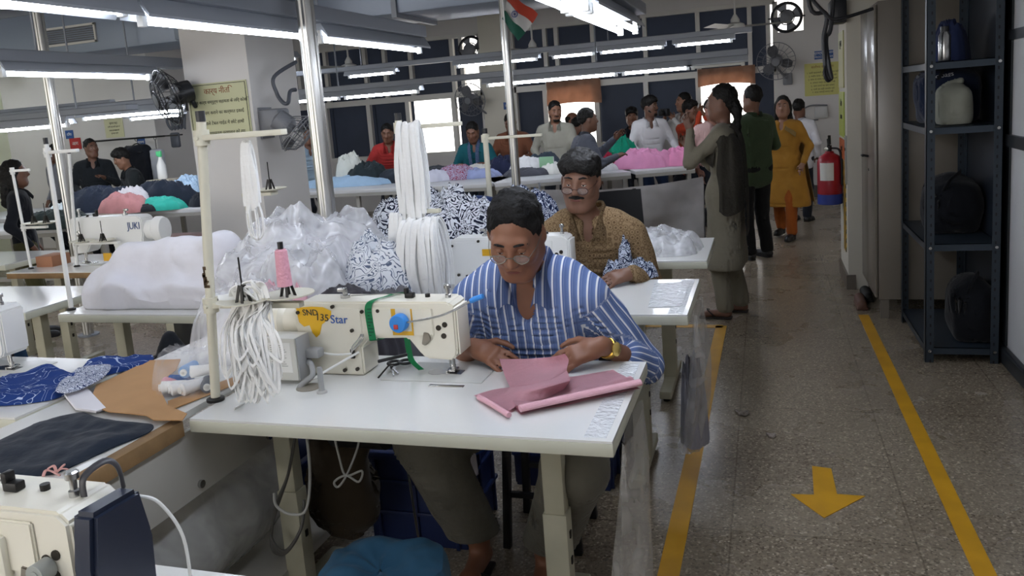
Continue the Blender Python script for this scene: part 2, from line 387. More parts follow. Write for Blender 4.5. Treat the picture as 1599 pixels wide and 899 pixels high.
# windows: frames with dark blinds, open bright panes between them
def window(n,label,px0,px1,mul_low,mul_up,open_low,open_up):
    f=MB(); x0,x1=bx(px0),bx(px1); y=YB+.06
    for z,h in ((zs+.03,.06),(zm+.0,.09),(zt,.06)): slab(x0,x1,y-.05,y+.05,z-h/2,z+h/2,f)
    for px in [px0,px1]: slab(bx(px)-.035,bx(px)+.035,y-.05,y+.05,zs,zt,f)
    for px in mul_low: slab(bx(px,220)-.035,bx(px,220)+.035,y-.045,y+.045,zs+.06,zm-.045,f)
    for px in mul_up: slab(bx(px,70)-.03,bx(px,70)+.03,y-.045,y+.045,zm+.045,zt-.03,f)
    o=struct('window_%d'%n,f,frameM,label=label)
    def blinds(muls,opens,z0,z1):
        e=sorted([bx(px0),bx(px1)]+[bx(p,150) for p in muls])
        for a,b2 in zip(e,e[1:]):
            mid=(a+b2)/2
            if any(bx(p0)<=mid<=bx(p1) for p0,p1 in opens): continue
            g=MB(); g.grid(lambda u,v:(a-.01+(b2-a+.02)*u,y+.062+.006*math.sin(u*9+v*3),z0+(z1-z0)*v),14,8,.004)
            p=part(o,'window_blind',g,blindM)
    blinds(mul_low,open_low,zs,zm+.02); blinds(mul_up,open_up,zm-.02,zt+.0)
    return o
w1=window(1,'long window with dark blinds left of the cream pier',447,754,[512,579,640,712],[460,503,565,596,637,703,718,750],[(641,711)],[(719,749)])
w2=window(2,'long window with dark blinds right of the cream pier',803,1213,[855,935,1012,1093,1178],[850,868,925,1007,1090,1171,1200],[(856,934),(1094,1177)],[(1201,1213)])
# daylight outside
wd=bpy.data.worlds.new('daylight'); scene.world=wd; wd.use_nodes=True
wd.node_tree.nodes['Background'].inputs[0].default_value=(1.0,.96,.92,1); wd.node_tree.nodes['Background'].inputs[1].default_value=3.0
# orange curtains pulled up over the open panes
def curtain(px0,px1,ptop,pbot,label):
    a=aty(px0,ptop,YB-.03); b2=aty(px1,ptop,YB-.03); zb=aty((px0+px1)/2,pbot,YB).z
    g=MB(); g.grid(lambda u,v:(a.x+(b2.x-a.x)*u,YB-.05+.012*math.sin(u*26)+.02*math.sin(v*5+u*4),1.87+(zb-1.87+.03*math.sin(u*3.3))*v),50,14,.006)
    single('curtain',g,cloth('orange_cloth','b99680',.1),label,'curtain',group='orange curtains over the open window panes')
curtain(853,938,128,163,'orange curtain tucked up over the bright window pane behind the bearded man')
curtain(1089,1179,105,133,'orange curtain tucked up over the bright window pane nearest the far wall notice')
for k,(p0,p1,zb) in enumerate(((855,935,1.0),(1094,1178,.9))):
    pass
# ---------------------------------------------------------------- floor markings
def flat(poly,m,z=.0015,h=.0015):
    mb=MB(); mb.prism(poly,(0,0,z-.0012),(1,0,0),(0,1,0),h+.001); return mb
single('floor_tape',flat([(-.385,.9),(-.315,.9),(-.275,5.45),(-.345,5.45)],None),yellowT,'yellow tape line on the floor beside the sewing tables','floor marking','yellow aisle lines')
single('floor_tape',flat([(.60,.9),(.665,.9),(.625,5.75),(.562,5.75)],None),yellowT,'yellow tape line on the floor beside the dark rack','floor marking','yellow aisle lines')
ar=[(1268,728),(1298,732),(1307,772),(1351,775),(1287,809),(1235,772),(1271,773)]
single('floor_arrow',flat([tuple(atz(a,b).xy) for a,b in ar],None),yellowT,'yellow arrow on the floor pointing towards the viewer','floor marking')
single('floor_tape',flat([(-1.2,5.42),(-.3,5.40),(-.3,5.47),(-1.2,5.49)],None),yellowT,'short yellow tape stripe across the floor behind the table with the clear bag','floor marking')
for k,(px,py,sz,lab) in enumerate(((1160,645,.035,'twist of grey thread waste on the open aisle floor'),(1205,680,.02,'smaller scrap of lint beside the yellow arrow'))):
    p=atz(px,py,.006); mb=MB(); pts=[p+V((sz*math.cos(t*1.9)*(.4+t*.12),sz*math.sin(t*2.7)*.8,.003*(t%2))) for t in range(7)]
    mb.tube(catmull(pts,4),.006); single('cloth_scrap',mb,cloth('lint','8f857c'),lab,'scrap')
# ================================================================ CAMERA / VIEW
cd=bpy.data.cameras.new('camera'); co=bpy.data.objects.new('camera',cd); COL.objects.link(co); scene.camera=co
cd.sensor_fit='HORIZONTAL'; cd.sensor_width=36; cd.lens=36*FPX/1599; cd.shift_x=(799.5-PX)/1599; cd.shift_y=(PY-449.5)/1599; cd.clip_start=.05; cd.clip_end=100
Rm=Matrix([[CM[i][0],-CM[i][1],-CM[i][2]] for i in range(3)]); co.matrix_world=Matrix.Translation((0,0,CH))@Rm.to_4x4()
scene.view_settings.view_transform='Standard'; scene.view_settings.look='None'; scene.view_settings.gamma=1; scene.view_settings.use_curve_mapping=False
scene.view_settings.exposure=0.22
scene.cycles.use_denoising=True; scene.cycles.max_bounces=6; scene.cycles.transparent_max_bounces=16; scene.cycles.sample_clamp_indirect=6
# ================================================================ LAMPS ON TRACKS
tubeF=mat('tube_glow_far','eef4ff',.5,emit=42)
def fixture(a,b,label,group,lit=True,twin=False,cover=False):
    a=V(a);b=V(b);d=(b-a).normalized();L=(b-a).length; s=V((-d.y,d.x,0)); mid=(a+b)/2
    t=thing('tube_light',label,'lamp',(mid.x,mid.y,mid.z+.09),0,group)
    h=MB(); 
    W=.07 if not twin else .085
    h.prism([(-.03,.085),(.03,.085),(W,.0),(W,-.012),(.03,.035),(-.03,.035),(-W,-.012),(-W,0)],a,s,(0,0,1),L) if False else None
    prof=[(-.03,.09),(.03,.09),(W,.02),(W,.008),(.035,.05),(-.035,.05),(-W,.008),(-W,.02)]
    h.prism(prof,a-d*.04,s,V((0,0,1)),-(L+.08) if (s.cross(V((0,0,1)))).dot(d)<0 else L+.08)
    part(t,'housing',h,mat('lamp_housing','aeb3bb',.4,metal=.1),False)
    for o in ((-.04,.04) if twin else (0,)):
        part(t,'tube',MB().cyl(a+s*o+d*.015,b+s*o-d*.015,.0145,seg=10),(tubeF if group in('tube lamps over the far tables','tube lamps over the left hall') else tubeM) if lit else whiteM)
        for e,q in ((a,1),(b,-1)): part(t,'end_cap',MB().box(e+s*o,(.03,.03,.045),.004,rot=Matrix((d,s,V((0,0,1)))).transposed()).bar(e+s*o+V((0,0,.02)),e+s*o+V((0,0,.06)),.02,.02),whiteM)
    return t
def track(a,b,label,w=.12,h=.06,group='grey lamp tracks'):
    a=V(a);b=V(b); t=thing('lamp_track',label,'track',(a+b)/2,0,group)
    part(t,'channel',MB().bar(a,b,w,h,.006),greyM,False)
    n=max(2,int((b-a).length/2.2)); 
    for k in range(n):
        p=a+(b-a)*((k+.5)/n); part(t,'hanger',MB().cyl(p+V((0,0,h/2)),V((p.x,p.y,CZ)),.008,seg=6),greyM)
    return t
G1='tube lamps over the sewing rows'; G2='tube lamps over the far tables'; G3='tube lamps over the left hall'; G4='added unseen tube lamps behind the viewer'
xA=-2.3; track((xA,-2.6,2.13),(xA,5.4,2.11),'long grey lamp track above the trough between the sewing rows',.16,.08)
fixture(atx(-60,3,xA),atx(190,17,xA),'tube lamp at the upper left, nearest on the trough track',G1)
fixture(atx(222,33,xA),atx(472,57,xA),'tube lamp left of the bright metal post on the trough track',G1)
fixture(atx(500,62,xA),atx(655,79,xA),'tube lamp right of the bright metal post on the trough track',G1)
xD=-.68
track((xD,-2.6,2.03),(xD,4.62,2.02),'grey lamp track above the front sewing tables beside the aisle',.16,.06)
fixture((xD,.72,1.92),(xD,1.92,1.92),'added twin tube lamp above the front sewing table, unseen outside the frame',G1,twin=True)  # extra unseen lamp, added to light the front table
fixture((xD,1.98,1.915),(xD,3.16,1.91),'twin tube lamp at the top edge of the photo over the front tables',G1,twin=True)
fixture((xD,3.24,1.905),(xD,4.45,1.90),'twin tube lamp hanging right of the small orange, white and green flag',G1,twin=True)
xC=-4.2; track((xC,-2.6,2.08),(xC,5.3,2.06),'grey lamp track above the left sewing row',.16,.07)
fixture((xC,3.72,1.965),(xC,4.92,1.955),'tube lamp on the left sewing row track, above the machine with two spool pins',G1)
fixture((xC,2.3,1.975),(xC,3.5,1.965),'tube lamp on the left sewing row track, outside the frame',G1)
for k,(y,z,segs,lab) in enumerate(((6.35,1.77,[((132,187),(283,170)),],'front'),(7.2,1.80,[((10,187),(172,165)),((205,187),(281,178))],'middle'),(5.5,1.72,[((-60,212),(105,192))],'near'))):
    x0,x1=(-8.4,-4.7) if k<2 else (-7.2,-4.9)
    z=sum(aty(*p,y).z for sg in segs for p in sg)/(2*len(segs)); track((x0,y,z+.1),(x1,y,z+.1),['grey lamp track above the left cutting table','grey lamp track further back above the left cutting table','grey lamp track at the left frame edge, lowest in the picture'][k],.14,.05)
    for q,(p0,p1) in enumerate(segs):
        a,b2=aty(*p0,y),aty(*p1,y); zz=(a.z+b2.z)/2
        fixture((a.x,y,zz),(b2.x,y,zz),[['slanting tube lamp just left of the wall fan near the pillar'],['tube lamp crossed by the slanting bright post at left','thin tube lamp ending below the wall fan near the pillar'],['lowest tube lamp at the left frame edge']][k][q],G3)
ym,zmm=7.33,1.765
track((-5.3,ym,zmm+.09),(-.12,ym,zmm+.09),'lower grey lamp track above the far garment tables',.12,.055)
for p0,p1,lit,lab in (((762,133),(962,120),1,'long bright tube lamp straight above the bearded man'),((974,118),(1074,106),1,'short tube lamp left of the unlit end of the lower far track'),((1082,104),(1160,95),0,'unlit tube lamp at the right end of the lower far track'),((540,152),(653,148),1,'tube lamp above the two red garments left of the hanging white ribbons'),((455,163),(529,156),1,'tube lamp beside the pillar at the left end of the lower far track')):
    a,b2=aty(*p0,ym),aty(*p1,ym); fixture((a.x,ym,zmm),(b2.x,ym,zmm),lab,G2,lit)
y2,z2=8.9,2.05
track((-6.0,y2,z2+.09),(-.1,y2,z2+.09),'upper grey lamp track above the far garment tables',.12,.055)
for p0,p1,lab in (((545,112),(615,107),'upper far tube lamp left of the round exhaust fan'),((715,106),(838,98),'upper far tube lamp beside the second metal post'),((865,98),(927,93),'short upper far tube lamp in the middle of the far track'),((940,93),(1035,85),'upper far tube lamp above the man in the white shirt'),((1057,80),(1142,72),'upper far tube lamp under the right ceiling fan')):
    a,b2=aty(*p0,y2),aty(*p1,y2); fixture((a.x,y2,z2),(b2.x,y2,z2),lab,G2)
fixture((-5.6,8.0,2.35),(-5.6,9.2,2.35),'added tube lamp under the ceiling, unseen behind the pillar and its fan',G3)  # added out of sight to brighten the back of the room
fixture((-10.3,7.6,2.5),(-10.3,8.8,2.5),'added tube lamp at the far left wall, unseen outside the frame',G3)  # unseen lamp added to lift the left hall
fixture((-10.3,4.6,2.5),(-10.3,5.8,2.5),'added tube lamp at the left wall, unseen outside the frame, nearer the viewer',G3)  # second unseen lamp added for the left hall walls
for k,(x,y) in enumerate(((-.68,-1.0),(-2.28,-.6),(-4.2,-.2),(-2.28,-2.0))):  # lamps added out of view to raise the overall light level
    fixture((x,y,1.98 if x<-1 else 1.92),(x,y+1.2,1.98 if x<-1 else 1.92),['added tube lamp behind the viewer on the track beside the aisle','added tube lamp behind the viewer on the trough track','added tube lamp behind the viewer on the left sewing row track','rearmost added fill lamp behind the viewer on the trough track'][k],G4)
# posts
def post(x,y,label,r=.032,rz=0):
    mb=MB(); n=32; prof=[]
    for k in range(n*2):
        a=2*PI*k/(n*2); rr=r*(1-.16*max(0,math.cos(a*4))**2); prof.append((math.cos(a)*rr,math.sin(a)*rr))
    mb.prism(prof,(x,y,.012),(1,0,0),(0,1,0),CZ-.012)
    t=thing('metal_post',label,'post',(x,y,0)); part(t,'post_shaft',mb,alu); part(t,'foot_plate',MB().cyl((x,y,0),(x,y,.012),.08,seg=20),greyM); return t
P1=aty(508,300,3.62); post(P1.x,3.62,'bright fluted metal post rising behind the sewing machine with the green tape',.043)
P2=aty(800,200,5.3); post(P2.x,5.3,'thinner metal post behind the man in the striped shirt',.03)
P3=aty(100,250,5.0); post(aty(97,260,5.0).x,5.0,'slanting bright post at left beside the white thread frames',.04)
# ================================================================ SEWING TABLES
def sew_table(x0,x1,y0,y1,label,group='sewing tables',legs=True,edge=None,z=.75,th=.04,tape=False):
    t=thing('sewing_table',label,'table',((x0+x1)/2,(y0+y1)/2,0),0,group); cx,cy=(x0+x1)/2,(y0+y1)/2
    part(t,'tabletop',slab(x0+.002,x1-.002,y0+.002,y1-.002,z-.006,z),laminate)
    e=slab(x0,x1,y0,y1,z-th,z-.0062,bev=.003); part(t,'tabletop_edge',e,edge or edgeM)
    if legs:
        for sx in (-1,1):
            lx=x0+.10 if sx<0 else x1-.235
            m=slab(lx-.035,lx+.035,cy-.03,cy+.03,.05,.40,bev=.003); slab(lx-.03,lx+.03,cy-.025,cy+.025,.38,z-th,m,.003)
            lg=part(t,'leg',m,legM)
            m=slab(lx-.03,lx+.03,y0+.06,y1-.06,.02,.06,bev=.004); part(lg,'foot_bar',m,legM)
            for yy in (y0+.1,y1-.1): part(lg,'levelling_foot',MB().cyl((lx,yy,0),(lx,yy,.02),.018,seg=12),blackP)
            m=MB()
            for zz in (.25,.33): m.box((lx+.036,cy,zz),(.006,.014,.022),.001)
            part(lg,'slot_bolt',m,darkM)
        part(t,'crossbar',slab(x0+.1,x1-.235,cy-.01,cy+.02,z-th-.05,z-th-.002),legM)
    if tape: part(t,'clear_tape',slab(x1-.075,x1-.02,y0+.02,y1-.02,z,z+.0008),mat('clear_tape','dfe2e3',.08,spec=.9,bump=(60,.5)),label='shiny clear tape strip along the table end')
    return t
T0=sew_table(-1.60,-.42,.54,1.14,'front sewing table mostly below the photo, under the machine with the navy end cap')
T1=sew_table(-1.57,-.36,1.805,2.41,'white sewing table of the man in the striped shirt',tape=True)
T2=sew_table(-1.52,-.285,2.955,3.555,'white sewing table of the man in the brown patterned shirt',tape=True)
T3=sew_table(-1.5,-.28,3.95,4.60,'white sewing table with clear plastic on it behind the man in brown')
L1=sew_table(-3.35,-2.14,1.74,2.29,'white sewing table at left with the blue printed cloth')
L2=sew_table(aty(88,490,2.9).x,-1.97,2.905,3.46,'white sewing table at left carrying the machine under the white sheet')
L3=sew_table(-4.63,-3.42,3.88,4.5,'left sewing table with a bare wooden front edge and the twin spool machine',edge=woodM)
L4=sew_table(-6.1,-4.95,4.15,4.7,'white sewing table at the left frame edge behind the wooden edged table')
L5=sew_table(-4.7,-3.42,2.93,3.5,'white sewing table at left edge in front of the wooden edged table')
# centre work bench between the rows
cb=thing('centre_bench','long low bench between the sewing rows with a wooden edge and beige side board','bench',(-1.88,1.9,0))
rb=thing('centre_bench','narrow white bench carrying the plastic wrapped bundles between the second tables','bench',(-1.75,3.7,0)); part(rb,'bench_top',slab(-1.955,-1.535,2.9,4.62,.715,.745),laminate)
for yy in (3.0,4.5):
    for xx in (-1.92,-1.57): part(rb,'leg',slab(xx-.02,xx+.02,yy-.02,yy+.02,0,.715),creamMetal)
part(cb,'bench_top',slab(-2.125,-1.625,.95,2.88,.725,.745),laminate)
part(cb,'wooden_edge',slab(-1.625,-1.585,.95,1.80,.70,.7455,bev=.002),woodM,label='bare wooden edge strip')
part(cb,'side_board',slab(-1.615,-1.60,.95,2.9,.50,.70),mat('beige_board','b9b6ad',.6,nz=(4,.1)))
for yy in (1.55,1.85,2.2): part(cb,'board_bolt',MB().cyl((-1.6,yy,.53),(-1.59,yy,.53),.012,seg=12),steel)
for yy in (1.62,2.75):
    for xx in (-1.68,-2.08): part(cb,'leg',slab(xx-.025,xx+.025,yy-.02,yy+.02,0,.725),mat('grey_leg','a7a6a2',.5))
# ================================================================ SEWING MACHINES (local: needle at origin, arm towards -x, operator +y)
def machine(loc,rz,label,body=None,group=None,motor=True,plate=True,detail=True,name='sewing_machine'):
    bM=body or machM; t=thing(name,label,'sewing machine',loc,rz,group); P=lambda n,mb,m,**k:part(t,n,mb,m,local=True,**k)
    prof=[(-.49,.002),(-.27,.002),(-.27,.095),(-.245,.122),(-.11,.126),(-.07,.075),(-.055,.062),(.032,.058),(.046,.072),(.05,.09),(.05,.222),(.03,.24),(-.47,.24),(-.5,.225),(-.5,.15),(-.49,.12)]
    P('body',MB().prism(prof,(0,.055,0),(1,0,0),(0,0,1),.11,.006),bM)
    P('arm_cover',MB().prism([(-.245,.135),(-.02,.135),(-.02,.222),(-.245,.222)],(0,-.053,0),(1,0,0),(0,0,1),.008,.003),bM)
    P('body_cover',MB().prism([(-.47,.055),(-.30,.055),(-.28,.1),(-.262,.13),(-.262,.222),(-.47,.222)],(0,-.053,0),(1,0,0),(0,0,1),.006,.002),bM)
    P('bed_plate',slab(-.2,.13,-.088,.088,.0004,.0022,bev=.0005),mat('bed_plate','cfcfca',.3,spec=.6))
    P('throat_plate',MB().prism([(-.05,-.02),(.04,-.02),(.04,.02),(-.05,.02)],(0,0,.0023),(1,0,0),(0,1,0),.001).lathe([(.03,.0023),(.03,.0034)],(-.045,0,0),seg=20),steel)
    P('handwheel',MB().lathe([(.02,-.625),(.058,-.62),(.064,-.6),(.064,-.565),(.05,-.55),(.047,-.5)][::1],(0,0,.165),(1,0,0),28),whiteM if body else bM)
    P('face_plate',slab(.05,.056,-.045,.045,.075,.22,bev=.002),bM)
    P('needle_bar',MB().cyl((0,0,.005),(0,0,.075),.0012,.0012,6).cyl((0,0,.03),(0,0,.075),.004,seg=8).cyl((.012,.0,.022),(.012,.0,.075),.005,seg=8),steel)
    P('presser_foot',MB().box((.006,.01,.008),(.022,.04,.005),.001).box((.01,.002,.018),(.012,.012,.02),.002).box((-.012,.01,.006),(.006,.035,.004)),steel)
    P('presser_screw',MB().lathe([(.009,.238),(.009,.25),(.006,.252),(.006,.268),(.011,.27),(.011,.28),(.008,.283)],(.012,0,0),seg=16),steel)
    P('top_guide',MB().box((-.115,.0,.248),(.03,.02,.016),.003).box((-.125,.0,.262),(.012,.02,.02),.003),darkM)
    P('oil_cap',MB().cyl((-.06,.01,.24),(-.06,.01,.25),.008,seg=12),darkM)
    P('bobbin_winder',MB().cyl((-.34,0,.24),(-.34,0,.25),.016,seg=16).cyl((-.34,0,.25),(-.34,0,.262),.008,seg=12).box((-.35,.0,.266),(.03,.015,.012),.003).tube(catmull([(-.32,.0,.246),(-.2,.01,.25),(-.12,.0,.252)],5),.0022,6),steel)
    sM=mat('dark_screw','37322b',.4,metal=.5)
    for x,z in ((-.355,.226),(-.255,.21),(-.20,.213),(-.295,.15),(-.46,.075),(-.42,.07),(-.481,.207),(-.335,.02),(-.29,.025)): P('screw',MB().cyl((x,-.058,z),(x,-.066 if x<-.26 else -.063,z),.006,seg=10),sM)
    for x,z in ((-.005,.16),(.016,.17),(.01,.135),(-.055,.15)): P('screw',MB().cyl((x,-.055,z),(x,-.0575,z),.0085,seg=12),sM)
    m=MB().prism([(-.05,.105),(-.03,.125),(-.035,.145),(-.052,.148),(-.062,.11)],(0,-.058,0),(1,0,0),(0,0,1),.006,.002); P('lifter_lever',m,mat('brass_lever','8a8377',.4,metal=.7))
    P('tension_dial',MB().lathe([(.004,0),(.016,.002),(.016,.008),(.009,.01),(.009,.022),(.002,.024)],(-.02,.056,.16),(0,1,0),18),steel)
    return t
M1=machine((-.945,2.255,.75),0,'cream sewing machine with the yellow paint mark and green tape on the front table')
P=lambda n,mb,m,**k:part(M1,n,mb,m,local=True,**k)
# yellow paint blob with hand lettering, printed name and motor box
blob=[(-.487,.222),(-.43,.226),(-.39,.224),(-.362,.212),(-.365,.19),(-.385,.178),(-.40,.168),(-.412,.135),(-.425,.125),(-.437,.14),(-.445,.165),(-.465,.16),(-.482,.175)]
P('paint_mark',MB().prism(blob,(0,-.0594,0),(1,0,0),(0,0,1),.0012),mat('paint_yellow','e8b416',.4),label='yellow paint mark')
P('hand_lettering',text_mb('SND',.028,(-.437,-.0612,.206),(1,0,0),(-.12,0,1)),inkD); part(M1,'hand_lettering',text_mb('135',.032,(-.396,-.0612,.19),(1,0,-.1),(.1,0,1)),inkD,local=True)
P('printed_name',text_mb('Star',.038,(-.338,-.0605,.184),(1,0,0),(0,0,1)),mat('print_blue','2c5ba8',.4),label='blue printed lettering')
P('name_plate',MB().prism([(-.155,.137),(-.085,.137),(-.085,.22),(-.155,.22)],(0,-.0613,0),(1,0,0),(0,0,1),.0008),mat('plate_yellow','d9a520',.4))
P('name_plate_patch',MB().prism([(-.14,.15),(-.09,.15),(-.09,.222),(-.14,.222)],(0,-.0622,0),(1,0,0),(0,0,1),.0006),machM)
mb=slab(-.555,-.445,-.155,-.075,.012,.15,bev=.006); bx1=P('motor_box',mb,mat('box_grey_white','cfcec6',.4)); part(bx1,'box_end',slab(-.4445,-.44,-.152,-.078,.014,.148,bev=.002),greyP,local=True)
lb=part(bx1,'box_label',slab(-.54,-.462,-.1558,-.1552,.04,.135),mat('label_white','e4e4e0',.5),local=True)
m=MB()
for k in range(11):
    z=.125-k*.0065; m.merge(_t) if False else None
    slab(-.535,-.535+.06*(.75+.25*((k*37)%7)/7),-.1563,-.1558,z,z+.0016,m)
slab(-.51,-.50,-.1563,-.1558,.03,.033,m); part(bx1,'label_print',m,mat('print_grey','8c8c8a',.6),local=True)
P('cable_clip',MB().box((-.30,-.064,.075),(.014,.008,.03),.002),darkM)
m=MB()
for dz,dx in ((0,0),(.006,.008),(.012,.014)): m.tube(catmull([(-.30,-.07,.08+dz*.4),(-.295+dx,-.07,.1),(-.27+dx,-.072,.125),(-.262+dx*.5,-.066,.14)],5),.0022,6)
P('thread_guide_wire',m,steel)
m=MB().tube(catmull([(-.43,-.07,.082),(-.36,-.075,.075),(-.3,-.072,.078)],5),.0035,8); P('white_cable',m,whiteM)
m=MB().box((-.42,-.09,.085),(.05,.04,.03),.006).tube(catmull([(-.44,-.1,.06),(-.41,-.13,.055),(-.40,-.15,.03),(-.43,-.17,.005),(-.445,-.18,-.03)],6),.009,10); P('cable_gland',m,greyP)
m=MB().tube(catmull([(-.28,-.06,.08),(-.36,-.12,.04),(-.43,-.17,.0),(-.44,-.18,-.03)],6),.004,8); P('lead_wire',m,whiteM)
M0=machine((-1.075,.945,.75),0,'cream sewing machine with a navy end cap at the bottom left corner')
P=lambda n,mb,m,**k:part(M0,n,mb,m,local=True,**k)
P('end_cap',MB().prism([(-.06,.055),(.06,.055),(.066,.15),(.05,.236),(-.05,.240),(-.066,.15)],(.052,0,0),(0,1,0),(0,0,1),.045,.008),navyM,label='navy blue end cap')
P('take_up_guard',MB().tube(catmull([(.03,.0,.24),(.03,.005,.27),(.045,.035,.285),(.055,.05,.27),(.056,.055,.23)],5),.007,8,flat=.4),mat('guard_grey','3d3c40',.4))
P('lever_knob',MB().cyl((.0,-.058,.15),(.0,-.085,.15),.017,seg=18).bar((.0,-.08,.15),(.02,-.08,.08),.018,.022,.004).cyl((.0,-.085,.15),(.0,-.0865,.15),.008,seg=12),mat('lever_grey','9da09a',.4))
P('oil_cover',MB().box((-.105,-.064,.16),(.06,.018,.075),.008).cyl((-.105,-.073,.185),(-.105,-.0745,.185),.003),machM)
P('yellow_sticker',slab(-.215,-.18,-.0625,-.0615,.06,.16),MATS['plate_yellow'])
P('white_wire',MB().tube(catmull([(.08,.06,.215),(.11,.07,.2),(.13,.09,.13),(.12,.1,.02),(.1,.1,.004)],6),.003,8),whiteM)
M2=machine((-.86,3.40,.75),0,'white sewing machine in front of the man in the brown patterned shirt',machW,detail=False)
part(M2,'number_plate',slab(-.34,-.24,-.063,-.061,.16,.19),MATS['plate_yellow'],local=True)
gs=atz(27,572,.75); M3=machine((gs.x,gs.y-.03,.75),0,'white sewing machine whose lettered head shows at the left edge of the photo',machW)
part(M3,'printed_name',text_mb('GoldStar',.022,(-.0,-.057,.195),(1,0,0),(0,0,1)),mat('print_dark','42474d',.4),local=True)
M4=machine((-4.24,4.16,.75),PI,'white twin spool sewing machine on the wooden edged table at left',machW)
part(M4,'printed_name',text_mb('JUKI',.05,(-.44,.0575,.19),(-1,0,0),(0,0,1)),mat('print_blue2','3a4f80',.4),local=True)
M4.scale=(1.05,1.0,1.28)
part(M4,'warning_tag',slab(-.25,-.19,.064,.068,.02,.06),MATS['plate_yellow'],local=True)
# ================================================================ THREAD STANDS
def spool_tray(t,c,r=.075):
    part(t,'spool_tray',MB().lathe([(.006,.0),(r*.4,-.004),(r,.006),(r,.009),(r*.4,.0),(.006,.004)],c,seg=26),creamMetal)
    m=MB(); 
    for k in range(4): a=k*PI/2+.4; m.bar((c[0]+math.cos(a)*.02,c[1]+math.sin(a)*.02,c[2]),(c[0]+math.cos(a)*.007,c[1]+math.sin(a)*.007,c[2]+.05),.008,.003)
    m.cyl(c,(c[0],c[1],c[2]+.13),.0025,seg=6); part(t,'spool_pin',m,darkM)
def stand(base,top,label,arms,r=.014,group='thread stands',m0=None,trays=()):
    t=thing('thread_stand',label,'thread stand',base,0,group); b=V(base);tp=V(top); mm=m0 or creamMetal
    part(t,'rod',MB().cyl(b,tp,r,seg=16),mm); part(t,'base_ring',MB().lathe([(r*1.9,0),(r*1.9,.008),(r*1.1,.012)],b,seg=18),darkM)
    part(t,'rod_cap',MB().cyl(tp,tp+V((0,0,.03)),r*.95,seg=16),blackP)
    for z,a,L,w in arms:
        p=b+(tp-b)*((z-b.z)/(tp.z-b.z)); d=V((math.cos(a),math.sin(a),0))
        ar=part(t,'arm',MB().bar(p,p+d*L,w,.016,.002),mm); part(ar,'clamp',MB().cyl(p-V((0,0,.022)),p+V((0,0,.022)),r*1.55,seg=14).cyl(p,p+V((0,-r*2,0)),.006),mm)
    for c in trays: spool_tray(t,c)
    return t
sb=atz(337,625,.75); st=aty(314,190,sb.y)
S1=stand((sb.x,sb.y,.75),(st.x,st.y,st.z),'chipped cream thread stand at the left corner of the front sewing table',[(st.z-.045,.05,.26,.035),(1.045,.03,.30,.03)],trays=[(sb.x+.28,sb.y+.02,1.065),(sb.x+.18,sb.y-.05,1.065)])
m=MB()
for k in range(14): m.box((sb.x+(st.x-sb.x)*.5-.012+.01*rnd.random(),sb.y-.0135,1.10+.06*rnd.random()),(.012*rnd.random()+.004,.003,.016*rnd.random()+.004),.001)
part(S1,'rust_patch',m,mat('rust','5a4936',.9),label='patch of chipped rusty paint')
cone=MB().lathe([(.021,0),(.021,.01),(.017,.1),(.012,.105)],aty(445,446,sb.y-.01)+V((0,0,.0)),seg=20)
cp=aty(445,446,sb.y-.01); ct=thing('thread_cone','pink cone of thread on the tray above the front sewing machine','thread cone',cp); part(ct,'thread',cone,mat('pink_thread','dc9fae',.8,bump=(120,.4)))
part(ct,'core',MB().cyl(cp+V((0,0,.105)),cp+V((0,0,.125)),.008,seg=12),blackP)
h2=aty(640,330,3.02); S2=stand((h2.x,3.02,.75),(aty(622,190,3.02).x,3.02,1.53),'thread stand draped in white ribbon hanks beside the man in the striped shirt',[(1.50,.1,.26,.03),(1.16,.0,.14,.03)])
q=aty(388,345,3.25); S3=stand((q.x,3.25,.75),(q.x,3.25,1.27),'slim thread stand between the white sheet and the plastic bundle',[(1.24,.0,.16,.06)],.007,trays=[(q.x+.14,3.25,1.255)])
la=aty(112,485,2.98); S4=stand((la.x,2.98,.75),(aty(72,225,2.98).x,2.98,aty(72,225,2.98).z),'tall white thread stand on the left end of the sheeted machine table',[(aty(75,238,2.98).z,.05,.17,.022)],.011,m0=whiteM)
lb2=aty(48,415,4.0); S5=stand((lb2.x,4.0,.75),(lb2.x-.02,4.0,aty(33,268,4.0).z),'thin white thread stand on the wooden edged table with a spool tray',[(aty(45,355,4.0).z,.0,.2,.02),(aty(33,266,4.0).z,.05,.14,.01)],.009,m0=whiteM,trays=[(lb2.x+.09,4.0,aty(45,352,4.0).z+.01),(lb2.x+.19,4.0,aty(45,352,4.0).z+.01)])
lc=aty(118,425,4.05); S6=stand((lc.x+.02,4.05,.75),(aty(108,240,4.05).x,4.05,aty(108,240,4.05).z),'white thread stand touching the left end of the twin spool machine',[(.90,.02,.34,.03)],.010,m0=whiteM,trays=[(lc.x+.12,4.02,.915),(lc.x+.29,4.02,.915)])
P2S=aty(768,290,4.6); S7=stand((P2S.x,4.55,.75),(P2S.x,4.55,aty(765,208,4.55).z),'cream thread stand with a cross arm behind the striped man and second metal post',[(aty(765,213,4.55).z-.01,.03,.34,.03)],.016)
